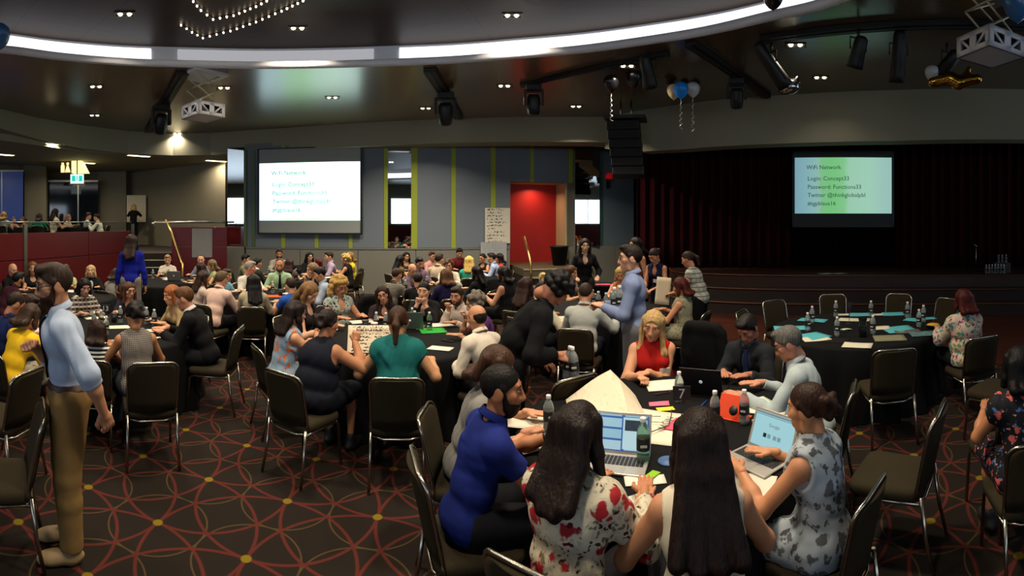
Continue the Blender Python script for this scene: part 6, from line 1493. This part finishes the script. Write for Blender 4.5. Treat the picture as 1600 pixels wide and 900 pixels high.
P('navy shirt man','short-haired man in a navy blue shirt at the left edge looking down',24,458,5.05,'T3',hair=('crop','#2a1c15'),sk='#a87050',top=('shirt','#18234a'),lean=18,head=(0,26,0))
# -- table beside the balustrade
P('bald man','bald man in a black shirt at the far left table',20,412,8.9,'T4',hair=None,sk='#c28e6e',top=('shirt','#121214'),lean=12,head=(20,14,0),face=None)
P('maroon shirt man','dark-haired bearded man in a maroon shirt leaning over the far left table',29,425,7.9,'T4',hair=('short','#14100d'),beard=('short','#14100d'),sk='#a8704e',top=('elbow','#331420'),lean=34,head=(0,10,0))
P('woman in black top by the post','light brown-haired woman in a black top behind the bearded man',51,409,9.1,'T4',fem=True,hair=('long','#6a4a2e'),sk='#c0906e',top=('cap',BLK),neck='scoop',head=(30,4,0))
P('green shirt person','person in a pale green top behind the bearded man\'s head',103,413,9.45,'T4',hair=('short','#4a3524'),sk='#b98460',top=('short','#a8ae78'),neck='crew')
P('blonde woman in a black jacket','blonde woman in a black jacket and white scarf against the red balustrade',142,414,9.3,'T4',fem=True,hair=('long','#b59a68'),hairlen=.16,sk='#c9987a',top=('jacket',BLK),neck='#c9c4bb',head=(10,-4,0),face=178)
# -- standing woman in blue, crouching neighbour
P('woman in the cobalt blouse','woman standing with her back turned in a cobalt blue blouse and patterned skirt',206,366,8.7,face=8,sit=False,fem=True,hair=('long','#24140f'),hairlen=.3,sk='#a8724e',top=('shirt','#121a78'),neck='crew',bot=('skirt',ZIG),head=(10,6,0))
P('grey cardigan woman','grey-cardiganed woman seated left of the standing cobalt blouse woman',182,420,8.9,'T5',fem=True,hair=('bob','#3a2c22'),sk='#b98866',top=('loose','#8d8a80'),neck='crew',lean=20,head=(0,20,0))
# -- table below the stairs
P('short-haired woman in white','short-haired blonde woman in a white top at a laptop below the stairs',262,398,11.5,'T5',fem=True,hair=('short','#9a7a4e'),sk='#c9987a',top=('short','#c9bfae'),neck='crew',head=(0,16,0))
P('grey man by the half wall','man in a grey shirt before the blank sheet on the red half wall',314,398,11.3,'T5',hair=('thin','#4a3a2e'),sk='#c49272',top=('shirt','#6f7a88'),head=(-30,10,0),face=None)
P('olive blouse woman','light-haired woman in an olive blouse below the blank sheet',331,406,10.4,'T5',fem=True,hair=('bob','#6a5a3e'),sk='#b98866',top=('cap','#8d9468'),neck='scoop',head=(0,14,0))
P('dark-haired woman by the sheet','woman with long dark hair next to the olive blouse woman',313,410,9.7,'T5',fem=True,hair=('long','#2a1a14'),hairlen=.2,sk='#b98866',top=('cap','#8a7d60'),neck='scoop')
# -- green shirt man's table
P('green shirt man with tie','balding bearded man in a pale green shirt and black tie facing the camera',437,404,9.25,'T6',hair=('thin','#3a2a20'),sk='#b9805e',beard=('short','#4a3222'),top=('shirt','#93ad88'),tie='#0f0f12',head=(0,14,0),lean=4,R=(.2,.3,.78),wt=1.05,face=178)
P('pink shirt man','brown-haired man in a pale pink shirt seen from behind',346,424,7.25,'T6',hair=('short','#5a4632'),sk='#b98468',top=('shirt','#c7a798'),lean=22,head=(6,16,0),R=(.16,.5,.8),cdy=-.1)
P('long black hair woman','woman with long black hair and a beige cardigan seen from behind',396,428,7.1,'T6',fem=True,hair=('straight','#0e0a0a'),hairlen=.34,sk='#b98866',top=('loose','#a5987c'),neck='crew',lean=10,head=(-14,8,0))
P('white-haired man','grey-haired man in a white shirt turned to the table',391,408,8.9,'T6',face=150,hair=('short','#8d8478'),sk='#bd7c66',top=('shirt','#c9c4b8'),head=(-60,8,0),lean=10)
P('pale top woman with long hair','long dark-haired woman in a pale top left of the pink shirt man',318,423,7.85,'T6',fem=True,hair=('long','#2e1e16'),hairlen=.24,sk='#b07a58',top=('cap','#b9a79a'),neck='crew',lean=12)
P('light blue top person','person in a light blue top hidden beyond the pink shirt man',354,420,8.6,'T6',hair=('short','#3a2a1e'),sk='#b98866',top=('short','#6f9fb5'),neck='crew',lean=16)
P('bright blue top person','brown-haired person in a bright blue top seen from behind',454,434,7.2,'T6',hair=('short','#33221a'),sk='#b98866',top=('short','#274f9a'),neck='crew',lean=14,head=(0,10,0))
P('woman in dark with pale hair','woman with light brown bob leaning on her hand in a dark top',488,411,8.6,'T6',fem=True,hair=('bob','#7d6248'),sk='#c08e6c',top=('cap','#17161a'),neck='scoop',lean=14,R=(.03,.28,1.0,(0,-.3,1),(0,.2,1)),rp='fist')
P('pale blue shirt man','dark-haired man in a pale blue shirt looking down beside the dark top woman',500,418,8.2,'T6',hair=('short','#14100e'),sk='#b98866',top=('shirt','#9aa6b8'),lean=16,head=(0,18,0))
# -- back table under the screen
P('man in olive at the back','dark-haired man in an olive shirt before the screen wall',384,397,11.3,'T7',hair=('short','#14100e'),sk='#b07a5a',top=('shirt','#6d6a52'),lean=8)
P('dark jacket man at the back','dark-haired man in a dark jacket next to the olive shirt man',402,403,10.5,'T7',hair=('short','#14100e'),sk='#b07a5a',top=('jacket','#26241e'),lean=10)
P('bearded man in grey','dark bearded man in a pale grey shirt under the big screen',436,389,12.3,'T7',hair=('crop','#14100e'),beard=('short','#14100e'),sk='#a8704e',top=('shirt','#9a968a'),face=175)
P('dark long hair woman at the back','woman with long dark hair beside the green shirt man',452,404,10.6,'T7',fem=True,hair=('long','#2a1614'),hairlen=.2,sk='#b98866',top=('cap','#4a3e40'),neck='scoop')
P('glasses woman under the screen','dark-haired woman with glasses at the black laptop',484,394,12.3,'T7',fem=True,hair=('long','#161010'),hairlen=.18,sk='#c9987a',glasses=True,top=('shirt',BLK),neck='crew',face=160)
P('maroon hair woman','woman with maroon hair and red top on the back table',497,404,11.2,'T7',fem=True,hair=('bob','#4a1018'),sk='#c08e6c',top=('cap','#a83a30'),neck='crew')
P('lilac shirt man','dark-haired man in a lilac shirt in profile under the screen',514,393,11.7,'T7',hair=('short','#2a1c16'),sk='#c9987a',top=('shirt','#9a8aa0'),face=-100)
P('blonde bob woman in black','blonde short-haired woman in a black sleeveless dress at the back table',540,397,11.5,'T7',fem=True,hair=('curly','#b89a5a'),sk='#b98460',top=('dress',BLK),neck='crew',face=-70)
P('yellow top woman','woman in a yellow top partly behind the blonde bob woman',546,394,12.1,'T7',fem=True,hair=('bob','#8a6a3a'),sk='#c08e6c',top=('cap','#c4b02a'),neck='crew',face=-110)
# -- tables right of the centre
P('black wavy hair woman','woman with long black wavy hair at the back between strips and mirror',626,399,11.3,'T10',fem=True,hair=('wavy','#120d0c'),hairlen=.24,sk='#c08e6c',top=('cap','#5a4a30'),neck='scoop',face=60)
P('dark-haired woman under the mirror','dark-haired woman facing the hall under the narrow mirror',635,394,12.6,'T10',fem=True,hair=('long','#1a1210'),sk='#b98866',top=('cap','#3a2c2a'),neck='scoop',face=165)
P('man with black hair in mauve','black-haired man in a mauve shirt looking down near the striped shirt man',655,402,9.9,'T8',hair=('short','#161010'),sk='#b5805e',top=('shirt','#6a5a6a'),head=(0,20,0),face=150)
P('bald man at the back','bald man with glasses near the striped shirt man',644,413,9.4,'T8',hair=('tonsure','#4a3a30'),sk='#c28e6e',glasses=True,top=('shirt','#5a4a52'),head=(20,24,0),face=120)
P('striped shirt man','brown-haired man in a grey striped shirt seen from the side',620,419,8.3,'T8',hair=('crop','#3a281c'),sk='#b98463',top=('elbow',STRP),neck='collar',lean=16,head=(0,12,0))
P('navy top person seen from behind','person with brown hair in a black top left of the chin-resting woman\'s head',653,426,7.85,'T8',hair=('short','#2c1c14'),sk='#b98866',top=('short',BLK),neck='crew',lean=8)
P('pink shirt person with glasses','person in pink with glasses under the wall strips',675,393,12.4,'T10',hair=('short','#4a2a1c'),sk='#c49272',glasses=True,top=('shirt','#b0807a'),face=140)
P('cream shirt man from behind','dark-haired man in a cream shirt with his back turned at the back table',686,396,10.4,'T10',hair=('short','#2e2019'),sk='#b98866',top=('shirt','#b3a48c'),lean=10)
P('red-haired person with raised brow','short red-haired person with glasses peeking over at the back table',701,406,10.1,'T8',hair=('curly','#5a3522'),sk='#c08e6c',glasses=True,top=('shirt','#c4bba8'),neck='crew',face=185,wt=1.1)
P('purple top woman','woman with straight brown hair in a dark purple top seen from behind',697,420,7.75,'T8',fem=True,hair=('bob','#5a3a22'),sk='#b98866',top=('loose','#201a3c'),neck='crew',lean=8)
P('maroon shirt man at the wall','dark-haired man in a maroon shirt leaning forward before the wall',718,388,12.7,'T10',hair=('short','#14100e'),sk='#b98866',top=('shirt','#5a1a1e'),lean=16,head=(0,22,0),face=175)
P('blonde woman in turquoise','blonde long-haired woman in a turquoise top seen from behind',733,400,10.35,'T10',fem=True,hair=('long','#c2a258'),hairlen=.22,sk='#c9987a',top=('elbow','#2f9a86'),neck='crew',lean=10)
P('sunglasses woman','woman with pulled-back dark hair and dark glasses before the grey sheet',754,396,12.2,'T10',fem=True,hair=('bun','#161010'),sk='#b98866',glasses=True,top=('none',BLK),neck='scoop',face=-140)
P('blue shirt man with grey-black hair','dark-haired man in a light blue shirt leaning left of the red alcove',768,395,11.6,'T10',hair=('short','#1e1a1a'),sk='#b98866',top=('shirt','#8d9cb8'),lean=16,face=-80)
P('coral top woman','short dark-haired woman in a coral top nearest the red alcove',780,396,11.9,'T10',fem=True,hair=('bob','#14100e'),sk='#a8724e',top=('elbow','#c23a2e'),neck='crew',face=-95)
P('long black hair person in black','person with long black hair and a black shirt left of the black dress woman',744,415,8.6,'T8',fem=True,hair=('long','#0f0b0b'),hairlen=.28,sk='#b98866',top=('shirt',BLK),neck='crew',face=-60)
P('black dress woman','dark-haired woman in a black sleeveless dress turned sideways at the table',786,416,7.85,'T8',fem=True,hair=('bob','#15100f'),sk='#b98463',top=('dress','#0e0e11'),neck='crew',lean=14,wt=1.15,face=-58)
# -- table of the standing man
P('white shirt man from behind','black-haired man in a white shirt leaning over the table before the steps',849,440,6.15,'T9',hair=('short','#120d0c'),sk='#b07a58',top=('shirt','#c9bca4'),lean=18,head=(10,14,0),R=(.2,.46,.8))
P('long brown hair woman','woman with long brown hair seen from behind left of the white shirt man',822,433,6.75,'T9',fem=True,hair=('long','#2e1a12'),hairlen=.32,sk='#b98866',top=('shirt','#141216'),neck='crew',lean=8,face=30)
P('grey shirt man from behind','short-haired man in a pale grey shirt seen from behind at the bottle table',915,443,5.75,'T9',hair=('crop','#33261e'),sk='#b07a5c',top=('shirt','#a3a6a0'),lean=16,head=(0,18,0),R=(.34,.46,.80),L=(-.16,.44,.8),wt=1.12,cdy=-.12)
P('standing man in glasses','young man in glasses and a blue shirt standing and holding water bottles',985,382,4.72,face=-88,sit=False,hair=('short','#1c130e'),sk='#c69376',glasses=True,top=('shirt','#6f7c9c'),lean=2,head=(-4,4,0),L=(-.10,.30,1.16),R=(.13,.32,1.14),rp='grip',lp='grip',bot=('trousers','#5a5a5e'),watch=1)
P('smiling long-haired woman','smiling woman with long dark wavy hair and a black shirt standing by the mirror',914,373,8.9,face=172,sit=False,fem=True,hair=('wavy','#1d1210'),hairlen=.36,sk='#c9a084',top=('shirt','#141416'),neck='v',head=(0,6,0),R=(.2,.28,1.03),L=(-.22,.24,1.03),bot=('trousers','#2a2722'))
P('blonde woman in peach','blonde short-haired woman in a peach top behind the standing man\'s elbow',970,418,8.15,'T9',fem=True,hair=('bob','#b08d52'),sk='#c8906e',top=('none','#b06a40'),neck='scoop',head=(0,24,0))
P('blonde person at the steps','blonde short-haired person before the alcove steps',849,426,8.3,'T9',fem=True,hair=('short','#b0965e'),sk='#c9987a',top=('cap','#2a2a2c'),neck='crew')
P('brown-haired patterned top woman','brown-haired woman in a black and white patterned top facing the steps',893,415,8.2,'T9',fem=True,hair=('bob','#4a2c1a'),sk='#b98866',top=('cap',ZIG),neck='crew',face=120)
P('red-haired woman in spots','woman with a dark red bob and spotted sleeveless dress at the bottle table',1063,434,6.5,'T9',fem=True,hair=('bob','#45160f'),sk='#b9805e',top=('dress',SPOT),neck='scoop',lean=6,head=(0,12,0),cdy=-.05)
P('navy sleeveless woman','brown-haired woman in a navy sleeveless top bending over with a badge',1022,390,7.85,face=-150,sit=False,fem=True,hair=('up','#2a1a14'),sk='#b98060',top=('none','#191c38'),neck='v',lean=20,head=(10,34,0),badge=(.0,-.06),L=(-.12,.42,1.02),R=(.06,.42,1.02))
P('light plaid blouse woman','brown-haired woman in a light plaid blouse standing and leaning at the bottle table',1075,393,7.3,face=-72,sit=False,fem=True,hair=('pony','#2a1c14'),hairlen=.12,sk='#b98060',top=('cap',PLAIDL),neck='scoop',lean=18,head=(0,20,0),L=(-.16,.42,1.02),R=(.16,.3,.95),bot=('trousers','#0f0f11'),wt=1.12)
P('tall dark-haired woman','dark-haired woman standing behind the young man in glasses',993,371,8.3,face=-120,sit=False,fem=True,hair=('long','#1a110e'),hairlen=.14,sk='#b5805e',top=('none','#6a3a26'),neck='scoop')
# -- right side
P('tropical blouse woman','red-haired woman in a colourful tropical blouse sitting at the empty table',1505,452,5.3,'T11',fem=True,hair=('bob','#3f100b'),sk='#a8724e',top=('loose',TROP),neck='crew',lean=4,wt=1.2,face=-30,cdy=-.1)
P('night-floral woman','black-haired woman in a black floral dress cropped by the right edge',1592,542,2.95,face=-20,fem=True,hair=('bob','#0b0908'),sk='#a8724e',top=('dresscap',NIGHT),neck='scoop',lean=10)
# -- upper level (raised floor)
table('U1',40,15.4,'on the upper level near the blue window',.8,UF); table('U2',125,15.6,'on the upper level by the dark window',.8,UF)
for who,label,px,hy,d,k in (('floral woman upstairs','blonde woman in a black and white floral top at the left end upstairs',6,331,14.6,dict(fem=True,hair=('bob','#8a6a3e'),top=('elbow',CAMO),face=20)),('pink woman upstairs','grey-haired woman in pink on the upper level',22,339,15.6,dict(fem=True,hair=('short','#6d5a4c'),top=('elbow','#b57a72'),face=150)),
    ('brown-haired woman upstairs','brown-haired person in profile on the upper level',36,339,15.0,dict(fem=True,hair=('bun','#4a2c1e'),top=('cap','#a5765e'),face=-100)),('emerald woman upstairs','woman with dark hair and an emerald green top upstairs',61,333,14.4,dict(fem=True,hair=('bob','#2a1a14'),top=('elbow','#12694a'),face=10)),
    ('tall dark hair woman upstairs','woman with long dark hair leaning in before the dark window',87,326,14.8,dict(fem=True,hair=('long','#1a1110'),hairlen=.24,top=('cap',CAMO),face=60)),('light-haired woman upstairs','light-haired woman in a patterned top before the dark window',107,335,15.6,dict(fem=True,hair=('bob','#8a6a4a'),top=('cap',CAMO),face=120)),
    ('white shirt man upstairs','dark-haired man in a white shirt facing right before the dark window',138,332,15.9,dict(hair=('short','#2a1e18'),top=('shirt','#b9bcc0'),face=80)),('white shirt man bending upstairs','man in a white shirt bending his head by the beige column',151,334,14.8,dict(hair=('short','#1e1614'),top=('shirt','#cfcbb8'),face=-70,lean=14))):
    person(who,label,px,hy,d,k.pop('face'),base=UF,neck=k.pop('neck','crew'),sk='#b98866',**k)
person('woman at the upstairs sheet','blonde woman in black standing before the sheet on the upper level',209,319,18.2,8,base=UF,sit=False,fem=True,hair=('bob','#9a7a48'),top=('shirt','#0e0e10'),neck='crew',L=(-.1,.25,1.45),R=(.1,.25,1.45),bot=('trousers','#0c0c0e'))
# -- bottles in hands
def held(px,py,d,label,tip=0.,green=False):
    o=bottle(px,0,label,z=zof(py,d),d=d,group='bottles in hands',sc=1.15); o.rotation_euler=(0,tip,-az(px)); return o
held(886,592,3.6,'water bottle dangling from the hand of the stooping person, nearer one',.1); held(899,594,3.55,'large clear water bottle dangling from the hand of the stooping person',-.1)
held(960,489,4.6,'clear bottle held by the standing man, left one'); held(968,487,4.55,'clear bottle held by the standing man, right one')
o=paper(1030,470,.22,.42,0,'#b8aa92','cream sheet held up by the navy sleeveless woman',z=TZ); o.location=at(1036,7.35,.96); o.rotation_euler=(1.2,.1,-az(1031))
# ------------------------------------------------------------------ tell look-alikes apart by their order from left to right
_by={}
for o in bpy.data.objects:
    if o.parent is None and 'label' in o: _by.setdefault(o['label'],[]).append(o)
_ord=['leftmost','second from left','third from left','fourth from left','fifth from left','sixth from left','seventh from left']
for lab,os_ in _by.items():
    if 2<=len(os_)<=7 and len(lab.split())<=13:
        os_.sort(key=lambda o: math.atan2(o.location.x,o.location.y))
        for k,o in enumerate(os_): o['label']=lab+', '+('rightmost' if k==len(os_)-1 else _ord[k])
for o in bpy.data.objects:
    if 'who' in o: del o['who']
